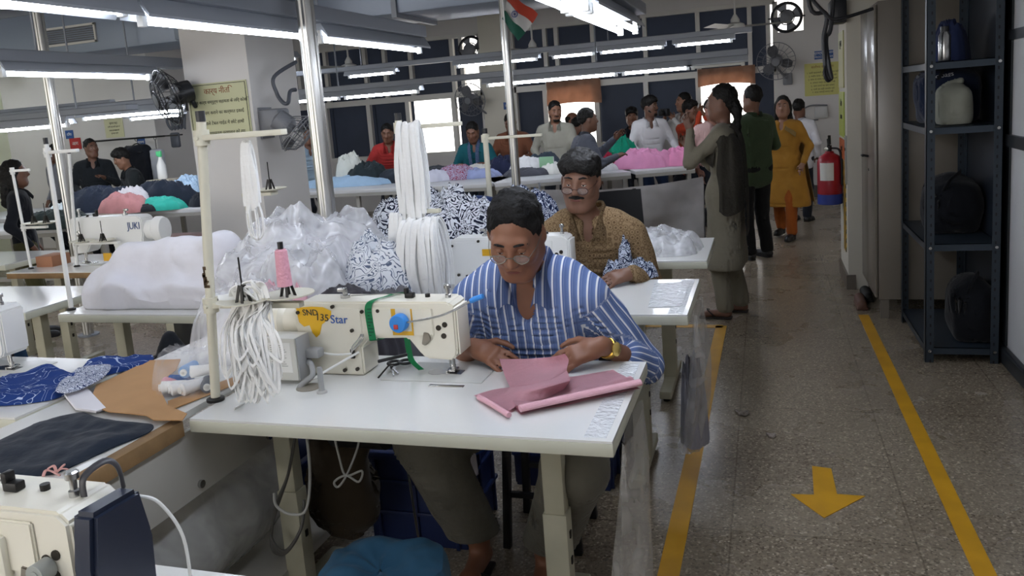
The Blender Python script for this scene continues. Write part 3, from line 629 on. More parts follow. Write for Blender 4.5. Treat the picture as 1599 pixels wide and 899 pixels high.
# ================================================================ WHITE RIBBONS AND HANKS
ribM=cloth('white_ribbon','f0f0ee',.05,30,.3)
def px3(px,py,y): return aty(px,py,y)
m=MB(); rr=random.Random(3)
for k in range(38):
    a=px3(360+rr.random()*60,470+rr.random()*8,sb.y+.0-rr.random()*.06); x2=345+rr.random()*95; y2=560+rr.random()*60 if k%4 else 628
    c=px3(x2,y2,sb.y-.07-rr.random()*.05); mid1=px3((360+x2)/2-12*rr.random(),520,sb.y-.06-rr.random()*.04); b2=px3(365+rr.random()*60,472,sb.y-rr.random()*.06); mid2=px3((400+x2)/2+14*rr.random(),520,sb.y-.08)
    pts=[a,mid1,c,mid2,b2]
    for p in pts: p.z=max(p.z,.76)
    m.tube(catmull(pts,7),.0046,6,flat=.3)
for k in range(12):
    a=px3(355+rr.random()*60,450+rr.random()*25,sb.y-.02); b2=px3(370+rr.random()*45,440+rr.random()*20,sb.y-.03); m.tube(catmull([a,(a+b2)/2+V((0,-.02,.02)),b2,b2+V((.01,0,-.05))],6),.008,6,flat=.5)
m.tube(catmull([px3(430,560,sb.y-.05),atz(412,610,.757),atz(366,638,.757)],6),.006,6,flat=.35)
single('ribbon_tangle',m,ribM,'tangle of thin white elastic loops hanging from the chipped thread stand','ribbon')
tp=px3(357,468,sb.y-.03); m=MB().tube([tp+V((-.02,-.02,0)),tp+V((.02,.02,0))],.018,16); rl=thing('tape_roll','small white tape roll on the chipped thread stand arm','tape roll',tp); part(rl,'roll',m,whiteM); part(rl,'core',MB().cyl(tp+V((-.021,-.021,0)),tp+V((-.02,-.02,0)),.009,seg=12),blackP)
def hank(top,w,drop,depth,n,label,seed,name='ribbon_hank',spread=1.25):
    r=random.Random(seed); m=MB(); top=V(top)
    for k in range(n):
        u=(k+.5)/n*2-1; off=u*w; a=top+V((off*.8,r.uniform(-1,1)*depth*.4,r.uniform(-.01,.01)))
        s=1 if r.random()<.5 else -1; L=drop*(.9+.1*r.random())*(1-.12*abs(u))
        pts=[a+V((off*.25+r.uniform(-.008,.008),-depth,-L)),a+V((off*.25+r.uniform(-.01,.01),-depth*1.15,-L*.5)),a+V((off*.08,-depth*.8,-L*.1)),a+V((0,0,.012)),a+V((off*.1,depth*.8,-L*.12)),a+V((off*.25,depth,-L*.55)),a+V((off*.22,depth*.9,-L*.95))]
        m.tube(catmull(pts,5),.0095*r.uniform(.7,1.2),6,flat=.45)
    return m
hk=px3(638,197,3.02); m=hank((hk.x+.005,3.0,hk.z),.052,.40,.025,26,'',5)
single('ribbon_hank',m,ribM,'long upper hank of white ribbon hanging from the top arm of the thread stand','ribbon',group='white ribbon hanks')
hk=px3(630,345,3.02); m=hank((hk.x,2.96,hk.z+.02),.025,.26,.015,10,'',8)
single('ribbon_hank',m,ribM,'narrow tail of white ribbon below the long upper hank','ribbon',group='white ribbon hanks')
hk=px3(671,343,3.02); m=hank((hk.x,2.93,hk.z),.085,.34,.05,52,'',9)
single('ribbon_hank',m,ribM,'wide lower hank of white ribbon hanging behind the machine with green tape','ribbon',group='white ribbon hanks')
hk=px3(385,232,sb.y+.02); m=hank((hk.x,sb.y+.02,hk.z),.012,.20,.01,7,'',12); 
for k in range(7):
    p=hk+V((0,0,-.12)); a=k/7*2*PI; m.tube(catmull([p,p+V((math.cos(a)*.022,math.sin(a)*.02,-.06)),p+V((math.cos(a)*.02,math.sin(a)*.02,-.12)),p+V((math.cos(a)*.004,0,-.14))],6),.0022,6)
single('ribbon_hank',m,ribM,'thin whisk of white cord hanging from the upper arm of the chipped thread stand','ribbon',group='white ribbon hanks')
m=MB()
for k in range(5):
    p=px3(405+k*10,352,3.2); m.tube(catmull([p,p+V((.01*k-.02,-.02,-.1)),p+V((.015,-.01,-.22)),p+V((-.02+.01*k,-.02,-.25)),p+V((.02,0,-.12))],6),.009,6,flat=.3)
single('ribbon_tangle',m,ribM,'translucent white tape drooping from the slim thread stand','ribbon')
# ================================================================ ITEMS ON THE FRONT TABLE
# green measuring tape round the machine arm
m=MB(); x=-.945-.225; y=2.255
ring=[(x,y-.066,.90),(x-.006,y-.066,.985),(x+.012,y-.05,.997),(x+.05,y+.05,.997),(x+.055,y+.066,.98),(x+.05,y+.066,.88),(x+.03,y+.05,.868),(x,y-.055,.868)]
def strap(pts,w,th,mb,closed=True):
    n=len(pts); pts=[V(p) for p in pts]
    mb.tube(pts,th,8,closed=closed)
m.tube([V(p) for p in ring],.004,8,closed=True)
bm=m.bm
for v in bm.verts: pass
m=MB(); W=.022
def ribbon(mb,pts,wv,w,th=.0012):
    pts=catmull(pts,5); wv=V(wv).normalized()*w/2
    A=[];
    for p in pts: A.append((mb.bm.verts.new(p-wv),mb.bm.verts.new(p+wv)))
    F=[mb.bm.faces.new((a[0],a[1],b[1],b[0])) for a,b in zip(A,A[1:])]
    bmesh.ops.solidify(mb.bm,geom=F+[v for a in A for v in a]+list({e for f in F for e in f.edges}),thickness=th); return mb
ribbon(m,[(x,y-.064,.872),(x-.004,y-.0645,.93),(x-.004,y-.0645,.975),(x+.006,y-.05,.9935),(x+.03,y,.9945),(x+.05,y+.05,.994),(x+.056,y+.064,.97),(x+.05,y+.064,.89),(x+.03,y+.03,.868),(x+.005,y-.05,.866),(x,y-.066,.873)],(1,.25,.05),W)
ribbon(m,[(x+.085,y-.0,.872),(x+.09,y-.005,.83),(x+.10,y-.01,.79),(x+.125,y+.0,.757)],(1,.3,.1),.018)
tm=thing('measuring_tape','green measuring tape looped around the arm of the front sewing machine','measuring tape',(x,y,.99)); part(tm,'tape',m,mat('tape_green','1f9a5f',.45))
m=MB()
for k in range(9):
    z=.885+k*.0105; slab(x-.012,x-.012+(.018 if k%3 else .01),y-.0662,y-.0655,z,z+.0025,m)
part(tm,'tape_marks',m,mat('tape_mark','0d4a35',.6))
# magnetic work lamp
c0=aty(622,505,2.17); c0.y=2.165
lt=thing('work_lamp','blue magnetic work lamp with a steel gooseneck on the front sewing machine','lamp',(c0.x,2.19,c0.z)); blueL=mat('lamp_blue','2f86d6',.4)
part(lt,'lamp_base',MB().lathe([(.026,.0),(.028,.004),(.028,.028),(.025,.032),(.002,.033)],(c0.x,2.193,c0.z),(0,-1,0),26),blueL)
part(lt,'switch',MB().box((c0.x-.004,2.159,c0.z-.008),(.014,.003,.014),.001),mat('switch_red','c03a3a',.4))
e=aty(735,470,2.10); mid=aty(690,492,2.13)
part(lt,'gooseneck',MB().tube(catmull([(c0.x+.02,2.172,c0.z+.002),mid,e],8),.0032,8),steel)
part(lt,'lamp_head',MB().tube([e,e+V((.012,-.003,.006)),e+V((.04,-.006,.016))],[.007,.0085,.007],12),blueL)
# scissors, winder post, hole
p=atz(615,575,.756); sc=thing('scissors','black handled scissors lying behind the front sewing machine needle plate','scissors',p)
m=MB().prism([(0,0),(.006,.002),(.045,-.07),(.042,-.075)],p+V((-.01,.0,0)),(1,0,0),(0,1,0),.003).prism([(0,0),(.004,.004),(.058,-.062),(.056,-.067)],p+V((-.012,.002,.003)),(1,0,0),(0,1,0),.003); part(sc,'blade',m,steel)
part(sc,'handle',MB().torus(p+V((-.012,.03,.008)),.02,.005),blackP); part(sc,'handle',MB().torus(p+V((.025,.04,.01)),.02,.005),blackP)
part(sc,'pivot',MB().cyl(p+V((-.006,-.002,0)),p+V((-.006,-.002,.009)),.005,seg=12),darkM)
p=atz(590,590,.75); tw=thing('thread_snips','small black thread snips leaning by the front machine pillar','snips',p); part(tw,'blade',MB().bar(p,p+V((.03,.03,.035)),.008,.003,.001),darkM); part(tw,'handle',MB().bar(p+V((.0,.01,.05)),p+V((.085,.05,.062)),.013,.009,.003),blackP)
p=atz(503,613,.75); sp=thing('knee_post','short grey plastic post standing on the front table edge','post',p); part(sp,'post_shaft',MB().lathe([(.011,.006),(.0085,.012),(.0085,.075),(.006,.08)],p,seg=16),greyP); part(sp,'base_ring',MB().lathe([(.016,0),(.016,.005),(.011,.008)],p,seg=18),mat('pale_grey_plastic','b9b8b4',.5))
p=atz(482,605,.75); single('cable_grommet',MB().lathe([(.038,.0),(.038,.0015),(.03,.002),(.001,.0012)],p,seg=24),mat('grommet','8f887c',.5),'round cable hole rim in the front table by the grey post','grommet')
p=atz(697,603,.75); single('bed_hinge',slab(p.x-.055,p.x+.055,p.y-.009,p.y+.009,.75,.7525,bev=.001),steel,'flat metal hinge set in the front table below the needle','hinge')
# ================================================================ PINK CLOTH
pinkM=cloth('pink_cloth','dfadb7',.10,60,.2)
p0=atz(1010,600,.77)
def pinkroll():
    m=MB(); a=atz(812,640,.765);b=atz(1000,600,.77)
    d=(b-a);L=d.length;d.normalize();n=V((-d.y,d.x,0))
    # folded panel: stacked soft layers
    for k,(w,h,sh) in enumerate(((.20,.0,0),(.17,.008,.012),(.06,.014,.0))):
        def f(u,v,w=w,h=h,k=k):
            q=a+d*(L*u)+n*(w*v)+V((0,0,h-.012+.006*math.sin(u*5+k)*v+.004*noise.noise(V((u*4,v*3,k*9)))))
            return q+V((0,0,0))
        m.grid(f,26,10,.006)
    m.tube(catmull([a+V((0,0,.004)),a+d*L*.5+V((0,0,.006)),b+V((0,0,.006))],8),[.013]*17,12,flat=.7)
    return m
single('pink_garment',pinkroll(),pinkM,'long folded pink cloth lying across the right corner of the front table','cloth')
def ribsheet(m,rows,th=.004):
    n=len(rows); rows=[catmull(r,6) for r in rows]; k=len(rows[0]); cols=[catmull([rows[i][j] for i in range(n)],5) for j in range(k)]
    R=[[m.bm.verts.new(p) for p in c] for c in cols]; F=[]
    for A,B2 in zip(R,R[1:]):
        for i in range(len(A)-1): F.append(m.bm.faces.new((A[i],A[i+1],B2[i+1],B2[i])))
    bmesh.ops.solidify(m.bm,geom=F+[v for r in R for v in r]+list({e for f in F for e in f.edges}),thickness=th); return m
def q(px,py,z): return atz(px,py,z)
m=MB(); ribsheet(m,[[q(780,560,.80),q(820,560,.815),q(860,557,.83),q(882,552,.84)],[q(785,578,.79),q(825,580,.80),q(862,572,.805),q(888,562,.82)],[q(795,602,.775),q(830,598,.79),q(862,590,.80),q(885,578,.80)],[q(803,612,.764),q(835,608,.775),q(865,602,.785),q(888,592,.78)]])
ribsheet(m,[[q(740,617,.76),q(775,607,.765),q(830,600,.79),q(885,578,.80)],[q(752,625,.76),q(785,615,.772),q(840,606,.80),q(890,592,.80)],[q(775,635,.757),q(800,622,.775),q(845,614,.785),q(885,602,.78)],[q(790,645,.756),q(815,630,.765),q(850,622,.77),q(880,608,.766)]])
m.tube(catmull([q(795,648,.762),q(770,632,.765),q(748,620,.762)],5),.008,8)
single('pink_garment',m,pinkM,'crumpled pink cloth piece held in both hands of the man in the striped shirt','cloth')
# ================================================================ CLEAR BAGS
bagM=clear_mat('clear_plastic','d2d0cc',.34,.18,(3,.25),.16); wrapM=clear_mat('wrap_plastic','e9eaed',.45,.14,(3,.6),.3)
def hbag(x,y0,y1,zt,zb,bulge,label,seed,zw=None,out=-.05):
    m=MB()
    def f(u,v):
        z=zt+(zb-zt)*v; a=u*2*PI; ry=(y1-y0)/2*(1-.35*v+.1*math.sin(v*7)); rx=.012+bulge*math.sin(min(1,v*1.15)*PI*.62)
        n=noise.noise(V((math.cos(a)*1.5,math.sin(a)*1.5+seed,v*3)))*.02+noise.noise(V((math.cos(a)*3,math.sin(a)*3+seed,v*1.2)))*.012
        return V((x+.014+out*v+rx+(rx+n*v)*math.cos(a),(y0+y1)/2+(ry+n)*math.sin(a)+.04*v,z))
    m.grid(f,48,30,closed_u=True); b=m.bm; b.verts.ensure_lookup_table(); b.faces.new([b.verts[i*30+29] for i in range(48)]); return single('clear_bag',m,bagM,label,'bag',group='clear waste bags taped to table ends')
hbag(-.36,1.80,2.10,.745,.03,.036,'clear waste bag taped to the end of the front sewing table',2,out=-.10)
hbag(-.285,2.97,3.27,.745,.16,.036,'clear waste bag with grey scraps taped to the second sewing table',5,out=-.09)
p=V((-.40,2.0,.05)); single('cloth_scraps',heap(p,.06,.09,.14,4),whiteCl,'white cloth scraps inside the clear bag of the front table','scraps')
p=V((-.30,3.16,.18)); single('cloth_scraps',heap(p,.06,.09,.24,6,fold=.5),cloth('grey_scrap','8d8b92',.3),'grey cloth scraps inside the clear bag of the second table','scraps')
# ================================================================ BENCH AND LEFT TABLE ITEMS
kraft=cloth('kraft_card','b98d5e',.08,8,.08)
pat=[(143,620),(150,600),(170,592),(232,562),(282,560),(275,577),(255,592),(252,612),(262,632),(292,645),(285,655),(240,655),(228,648),(205,645),(170,642),(150,635)]
m=MB().prism([tuple(atz(a,b2,.762).xy) for a,b2 in pat],(0,0,.759),(1,0,0),(0,1,0),.0025); single('card_pattern',m,kraft,'brown kraft card pattern with a rounded end lying on the bench','pattern')
m=MB().prism([tuple(atz(a,b2,.752).xy) for a,b2 in ((262,640),(385,592),(378,583),(262,625))],(0,0,.748),(1,0,0),(0,1,0),.003); single('card_pattern',m,kraft,'second strip of brown card under the bag of thread cones','pattern')
def flatcloth(pix,z,m,label,cat,seed,amp=.012,name='cloth_piece',th=.006,group=None):
    pts=[atz(a,b2,z) for a,b2 in pix]; c=sum(pts,V())/len(pts); pp=catmull(pts+[pts[0]],6)[:-1]; mb=MB(); N=14
    def f(u,v):
        p=pp[int(round(u*len(pp)))%len(pp)]; r=c+(p-c)*v; h=amp*(1+noise.noise(V((r.x*9,r.y*9,seed)))*.9+.5*noise.noise(V((r.x*24,r.y*24,seed))))*min(1,(1-v)*6+.25)
        return V((r.x,r.y,z+max(.001,h)))
    mb.grid(f,len(pp),N,closed_u=True); b=mb.bm; b.verts.ensure_lookup_table(); bmesh.ops.remove_doubles(b,verts=[b.verts[i*N] for i in range(len(pp))],dist=1e-4)
    b.verts.ensure_lookup_table(); ed=[v for v in b.verts if v.is_boundary]
    ex=bmesh.ops.extrude_edge_only(b,edges=[e for e in b.edges if e.is_boundary]); nv=[v for v in ex['geom'] if isinstance(v,bmesh.types.BMVert)]
    for v in nv: v.co.z=z+.0005
    bmesh.ops.holes_fill(b,edges=[e for e in b.edges if e.is_boundary],sides=0)
    return single(name,mb,m,label,cat,group)
flatcloth([(-20,700),(0,688),(60,662),(124,644),(150,652),(190,659),(236,663),(232,676),(180,698),(110,730),(80,741),(40,744),(-20,738)],.747,cloth('black_blue_cloth','222b38',.15),'dark blue black cloth spread on the near end of the bench','cloth',3)
flatcloth([(0,590),(70,583),(112,585),(150,565),(205,560),(238,556),(228,572),(160,588),(100,618),(60,628),(0,634),(-40,630)],.752,print_mat('blue_print','27417f','b9c7e2',6,.92),'blue cloth with a white print lying in front of the left edge machine head','cloth',9,.022)
flatcloth([(92,600),(125,575),(172,570),(158,592),(115,612),(88,612)],.775,print_mat('white_print','d9dfec','2b3a66',38,.55),'white paisley print flap folded over the blue cloth','cloth',11,.008)
m=MB()
pp=[atz(a,b2,.75) for a,b2 in ((100,618),(135,608),(165,640),(150,645),(118,640))]
for k in range(4): m.prism([(p.x+.004*k,p.y-.003*k) for p in pp],(0,0,.7502+k*.003),(1,0,0),(0,1,0),.0024)
single('folded_paper',m,mat('white_paper','e9e7ec',.7),'folded white paper layers under the rounded card pattern','paper')
kn=atz(88,738,.75); m=MB()
for k in range(5): m.tube(catmull([kn,kn+V((.02*math.cos(k*1.3),.02*math.sin(k*1.3),.012)),kn+V((.035*math.cos(k*1.3+.5),.03*math.sin(k*1.3+.5),.003))],5),.004,6,flat=.5)
single('ribbon_knot',m,mat('pink_ribbon','d8a39a',.7),'small knot of pink ribbon on the wooden edge of the bench','ribbon')
# bag of thread cones
bc=atz(305,605,.75); nC=0
for k,(dx,dy,dz,a,col,nm) in enumerate(((-.035,-.05,.022,.5,'e8e8e6','white'),(0.0,-.052,.022,.9,'e4e4e4','white'),(.03,-.045,.022,1.2,'dcdcdc','white'),(-.05,.0,.022,.2,'3f67a3','blue'),(-.02,.01,.06,1.8,'7fa3cf','pale blue'),(.03,.01,.055,.6,'efefec','white'),(.06,-.015,.022,2.2,'5a5f68','grey'),(-.07,-.03,.022,2.6,'c98a96','pink'))):
    c=bc+V((dx,dy,dz)); d=V((math.cos(a),math.sin(a),.0)); t=thing('thread_cone',['white thread cone at the near tip of the bag of cones','white thread cone in the near middle of the bag of cones','white thread cone nearest the chipped stand inside the bag','dark blue thread cone in the bag of cones','pale blue thread cone on top in the bag of cones','long white thread cone lying across the top of the bag','grey thread cone at the right in the bag of cones','pink thread cone at the left in the bag of cones'][k],'thread cone',c,0,'thread cones in the clear bag')
    part(t,'thread',MB().lathe([(.012,-.04),(.020,-.036),(.015,.035),(.01,.04)],c,d,16),mat('thread_'+col,col,.8)); part(t,'core',MB().lathe([(.011,-.046),(.011,-.04),(.006,-.0402),(.006,-.046)],c,d,14),whiteM)
m=heap(bc+V((.01,0,-.002)),.145,.10,.12,3,.35,.3,sq=3.2); single('clear_bag',m,clear_mat('thin_plastic','eceef2',.13,.1,(6,.5),.16),'clear plastic bag of thread cones lying on the bench','bag')
m=heap(atz(395,560,.747)+V((-.10,.12,0)),.20,.24,.2,15,.2,.3); single('plastic_bundle',m,wrapM,'white plastic bundle behind the tangle of elastic loops','bundle')
m=heap(atz(425,548,.747)+V((-.02,.16,.0)),.12,.14,.17,16,.2,.35); single('cloth_piece',m,pinkM,'pink cloth tucked behind the chipped thread stand','cloth')
m=heap(atz(440,575,.747)+V((0,.14,0)),.12,.08,.06,17); single('cloth_piece',m,cloth('teal_cloth','3d6460',.2),'dull teal cloth behind the motor box of the front machine','cloth')
# big wrapped bundles behind the front machine
blk=print_mat('swirl_print','e4e7ee','23283a',10.5,.6); blk2=print_mat('swirl_print_faint','e2e5ea','5f6a80',11,.72)
single('plastic_bundle',heap((-1.93,3.15,.745),.36,.6,.34,21,.1,.32,96,28,3),wrapM,'large bundle of white cloth wrapped in clear plastic behind the front machine','bundle')
single('cloth_pile',heap((-1.93,3.15,.7455),.31,.54,.30,22,.1,.3),whiteCl,'white cloth inside the large plastic wrapped bundle','cloth pile')
single('cloth_pile',heap(aty(600,450,2.92)+V((0,0,-.06)),.18,.16,.22,23,0,.3),blk2,'pale swirl print cloth wrapped in plastic behind the green tape','cloth pile')
single('plastic_bundle',heap(aty(470,440,2.75)+V((0,0,-.08)),.20,.18,.17,24,.3,.4),wrapM,'smaller plastic wrapped bundle beside the pink thread cone','bundle')
single('cloth_pile',heap((-1.76,4.10,.745),.38,.36,.30,25,.2,.35,96,28,3.2,fs=1.6),blk,'heap of black and white swirl print cloth behind the bright metal post','cloth pile')
single('cloth_pile',heap((-1.26,4.26,.752),.24,.26,.27,26,.2,.3,fs=1.5),print_mat('navy_print','cfd6e4','1c2848',15,.35),'heap of navy print cloth left of the man in the striped shirt','cloth pile')
m=MB()
for k in range(3): m.tube(catmull([aty(715,322+k*9,4.55)+V((0,0,-.02)),aty(745,318+k*8,4.5),aty(775,322+k*8,4.5)],5),.05,12)
single('denim_roll',m,cloth('denim','2b3d6b',.2,40,.5),'roll of dark blue denim on top of the navy print heap','cloth roll')
single('cloth_piece',heap((aty(535,455,2.6).x,2.62,.62),.22,.13,.30,27,.1,.10),cloth('dark_grey_cloth','3f3d42',.15),'dark grey cloth over the chair behind the front sewing machine','cloth')
single('cloth_piece',heap((aty(610,545,2.75).x,2.78,.60),.15,.12,.24,28,.1,.25),cloth('mid_grey_cloth','6e6d70',.1),'mid grey cloth seen below the arm of the front sewing machine','cloth')
# sheeted machine on the left table
pr=[CAP((-3.05,3.17,.80),(-2.42,3.17,.80),.10,.10,.1),CAP((-2.95,3.17,.93),(-2.42,3.17,.96),.10,.085,.1),CAP((-2.42,3.17,.95),(-2.36,3.17,.80),.09,.08,.08),BOX((-2.72,3.17,.79),(.38,.15,.03),rr=.02,k=.12),CAP((-3.1,3.10,.79),(-2.95,3.05,.79),.06,.05,.1)]
m=MB().sdf(pr,.014); bm=m.bm
for v in bm.verts: v.co.z=max(v.co.z,.752)
for v in bm.verts:
    a=noise.noise(V((v.co.x*5+v.co.z*5,v.co.y*6,v.co.z*1.5)))*.03+noise.noise(V((v.co.x*11,v.co.y*9,v.co.z*4)))*.012
    b3=(1-abs(noise.noise(V((v.co.x*3.2+v.co.z*2.5,v.co.y*3,v.co.z*2.2-v.co.x*1.5))))*2.2)*.03
    if v.co.z>.76: v.co+=V((a*.5,-abs(a)-b3*.8,a*.6+b3))
single('sheeted_machine',m,cloth('white_sheet','ebeaf0',.04,5,1.0),'sewing machine covered by a white sheet on the left table','sewing machine')
# second machine tray, items on T2/T3
p=atz(985,432,.755); m=MB(); 
for k in range(9):
    a=p+V((rnd.uniform(-.09,.1),rnd.uniform(-.02,.03),0)); m.merge(heap(a,.05,.035,rnd.uniform(.03,.06),30+k,rnd.random(),.5,24,8).bm)
m.merge(heap(p+V((-.02,.0,0)),.035,.03,.13,47,0,.4,24,10).bm)
single('cloth_piece',m,print_mat('swirl_small','c9d2e2','24304d',22,.5),'black and white print cloth under the hand of the man in brown','cloth')
pf=[atz(1022,442,.7515),atz(1078,440,.7515),atz(1064,478,.7515),atz(1012,480,.7515)]
single('clear_sheet',MB().prism([tuple(a.xy) for a in pf],(0,0,.7515),(1,0,0),(0,1,0),.001),mat('shiny_plastic','e6e9ea',.08,spec=.9,bump=(30,.8)),'shiny clear plastic strip on the end of the second table','plastic sheet')
single('clear_sheet',heap((-.52,4.28,.752),.2,.24,.07,52,.3,.6),wrapM,'crumpled clear plastic sheet on the third sewing table','plastic sheet')
# stools, crates, sack, wires under the tables
def stool(x,y,label,h=.46,w=.17,top=None):
    t=thing('work_stool',label,'stool',(x,y,0),0,'work stools'); part(t,'seat',slab(x-w,x+w,y-w,y+w,h-.03,h,bev=.01),top or blackP)
    for sx in (-1,1):
        for sy in (-1,1): part(t,'leg',MB().bar((x+sx*(w-.02),y+sy*(w-.02),0),(x+sx*(w-.04),y+sy*(w-.04),h-.03),.028,.028,.003),blackP)
    for sy in (-1,1): part(t,'stretcher',MB().bar((x-w+.03,y+sy*(w-.03),.2),(x+w-.03,y+sy*(w-.03),.2),.018,.018),blackP)
    return t
stool(-.78,2.68,'black stool under the man in the striped shirt',.44,.15); stool(-.86,3.76,'black stool under the man in the brown patterned shirt',.43,.14); 
sx0=atz(596,865,.42); stool(sx0.x,sx0.y-.02,'stool under the blue cloth cover in front of the front table',.35,.14)
m=MB(); cx,cy=sx0.x,sx0.y-.02
def f(u,v):
    a=u*2*PI; r=.005+.20*min(1,v*1.5)+.03*max(0,v-.6)+.012*math.sin(a*7+2*math.sin(a))*max(0,v-.45)*2.2
    n=noise.noise(V((math.cos(a)*1.6,math.sin(a)*1.6,v*2)))
    c,s=math.cos(a),math.sin(a); q2=(abs(c)**3+abs(s)**3)**(-1/3)
    return V((cx+r*c*q2*.82,cy+r*s*q2*.82,.375-.27*max(0,v-.62)/.38+.035*math.exp(-((v-.35)/.3)**2)*(1+.8*n)+.012*noise.noise(V((c*v*6,s*v*6,3)))))
m.grid(f,90,30,.004,closed_u=True)
single('seat_cover',m,cloth('blue_cover','42708e',.1,9,.3),'blue cloth cover draped over the stool at the bottom of the photo','seat cover')
def crate(x0,x1,y0,y1,z1,label,rz=0):
    t=thing('plastic_crate',label,'crate',((x0+x1)/2,(y0+y1)/2,0),rz,'blue plastic crates'); hx,hy=(x1-x0)/2,(y1-y0)/2; L=dict(local=True)
    m=MB(); 
    m.box((0,0,.01),(2*hx-.02,2*hy-.02,.02)); 
    for s in (-1,1): m.box((s*(hx-.01),0,z1/2),(.012,2*hy-.01,z1),.003).box((0,s*(hy-.01),z1/2),(2*hx-.01,.012,z1),.003)
    part(t,'shell',m,blueP,**L)
    m=MB()
    for s in (-1,1):
        m.box((s*hx,0,z1-.015),(.03,2*hy+.03,.03),.005).box((0,s*hy,z1-.015),(2*hx+.03,.03,.03),.005)
        for zz in (.35,.68):
            m.box((s*hx,0,z1*zz),(.016,2*hy+.006,.014),.002).box((0,s*hy,z1*zz),(2*hx+.006,.016,.014),.002)
        for k in (-.5,0,.5): m.box((k*2*hx*.8,s*hy,z1/2),(.014,.016,z1),.002).box((s*hx,k*2*hy*.8,z1/2),(.016,.014,z1),.002)
    part(t,'rim_and_ribs',m,blueP,**L); return t
crate(-1.42,-1.04,2.50,2.84,.36,'blue plastic crate under the front table behind the left trouser leg'); crate(-1.02,-.62,3.02,3.36,.40,'blue plastic crate seen between the legs of the man in the striped shirt'); crate(-2.02,-1.68,2.42,2.78,.30,'blue plastic crate under the bench left of the front table')
single('cloth_piece',heap((-1.14,2.62,.33),.14,.12,.2,61,0,.4),cloth('crate_blue_cloth','2d4f96',.1),'bright blue cloth in the crate under the front table','cloth')
single('cloth_piece',heap((-1.05,2.50,.30),.07,.05,.17,62,0,.4),whiteCl,'white cloth hanging over the rim of the crate under the front table','cloth')
sk=aty(530,760,2.28); m=MB().sdf([ELL((sk.x,2.3,.30),(.13,.09,.17),k=.05),CAP((sk.x-.08,2.3,.46),(sk.x+.09,2.3,.47),.03,.03,.06)],.012).noise(.03,7,3); single('cloth_sack',m,cloth('brown_sack','3d3428',.3,10,.6),'dark brown cloth sack hanging under the front table','sack',base=(sk.x,2.3,.13))
mt=thing('machine_motor','dark motor housing under the front sewing table','motor',(-1.18,2.2,.55)); part(mt,'motor_body',MB().lathe([(.03,-.1),(.085,-.09),(.085,.09),(.04,.1)],(-1.24,2.2,.60),(1,0,0),20),blackP); part(mt,'motor_bracket',slab(-1.17,-1.05,2.14,2.26,.60,.708,bev=.006),legM)
m=MB(); a=aty(470,690,1.95)
m.tube(catmull([aty(478,672,2.0),aty(484,740,1.98),aty(478,795,1.97),aty(455,803,1.97),aty(432,790,1.98),aty(428,770,2.0)],7),.0045,8)
single('power_cord',m,mat('grey_cord','a7a7a2',.5),'pale grey cord looping past the left leg of the front table','cord',base=tuple(aty(478,672,2.0)))
m=MB()
for k in range(3): m.tube(catmull([aty(462,675,2.05),aty(450,740,2.03),aty(430,800-k*4,2.0),aty(424,840+k*6,2.0),aty(445,860+k*2,1.98),aty(470,825,2.0),aty(475,780,2.03)],7),.005,8)
single('power_cord',m,mat('dark_cord','4c4a46',.5),'dark coiled cords hanging at the left leg of the front table','cord',base=tuple(aty(462,675,2.05)))
m=MB().tube(catmull([aty(520,672,2.06),aty(530,715,2.05),aty(540,742,2.05),aty(565,735,2.05),aty(560,752,2.05),aty(540,742,2.05),aty(522,752,2.05),aty(528,760,2.05),aty(541,742,2.05),aty(558,700,2.06),aty(562,672,2.06)],6),.0035,8)
single('power_cord',m,MATS['grey_cord'],'tied white cord with a bow hanging in front of the brown sack','cord',base=tuple(aty(520,672,2.06)))
tc=thing('treadle_rod','thin steel pedal chain hanging beside the left trouser leg','rod',(aty(640,780,2.2).x,2.2,.1)); part(tc,'rod',MB().cyl(aty(630,690,2.2),aty(655,850,2.2),.004,seg=8),steel); part(tc,'hook',MB().torus(aty(655,852,2.2),.01,.003,(0,1,0)),steel)
m=MB().tube(catmull([(-1.74,1.45,.3),(-1.74,1.7,.3),(-1.73,2.0,.3),(-1.74,2.35,.32)],6),[.13,.145,.15,.15,.155,.15,.15,.155,.15,.15,.155,.15,.15,.155,.15,.15,.15,.15,.13],24).noise(.03,6,2)
single('cloth_roll',m,clear_mat('roll_plastic','b9b9b6',.75,.2,(7,.9),.2),'thick roll of cloth in grey plastic lying under the bench','cloth roll',base=(-1.74,1.9,.15))
m=slab(-2.0,-1.5,1.4,2.45,.10,.13); single('shelf_board',m,MATS['beige_board'],'low board under the bench that carries the plastic roll','board')
# left side odds: blue chair seat, boxes, dark bags
def chair(x,y,rz,label,col,seat=.45):
    t=thing('work_chair',label,'chair',(x,y,0),rz); L=dict(local=True); M=mat('chair_'+col,col,.45)
    def f(u,v):
        a=(u-.5)*.44;b=(v-.5)*.42; return V((a,b,seat-.02*(1-(2*u-1)**2)+.02*v*v))
    part(t,'seat',MB().grid(f,12,12,.012),M,**L); part(t,'backrest',MB().grid(lambda u,v:V(((u-.5)*.44,.2+.05*v+.05*(2*u-1)**2*-1,seat+.08+.36*v)),12,10,.012),M,**L)
    for sx in (-1,1):
        for sy in (-1,1): part(t,'leg',MB().bar((sx*.2,sy*.19,0),(sx*.17,sy*.16,seat-.02),.024,.024,.003),blackP,**L)
        part(t,'back_post',MB().bar((sx*.19,.19,seat),(sx*.19,.25,seat+.44),.02,.02),blackP,**L)
    return t
chair(-3.02,2.55,PI,'blue plastic chair behind the table with the blue printed cloth','35597c',.5); chair(-5.0,3.75,PI/2,'beige chair back between the far left tables','cfc8b4')
single('carton',slab(aty(75,400,4.15).x,aty(100,400,4.15).x,4.05,4.2,.75,.82,bev=.002),cloth('carton','a8785c',.1,8,.05),'small brown carton on the wooden edged table','carton')
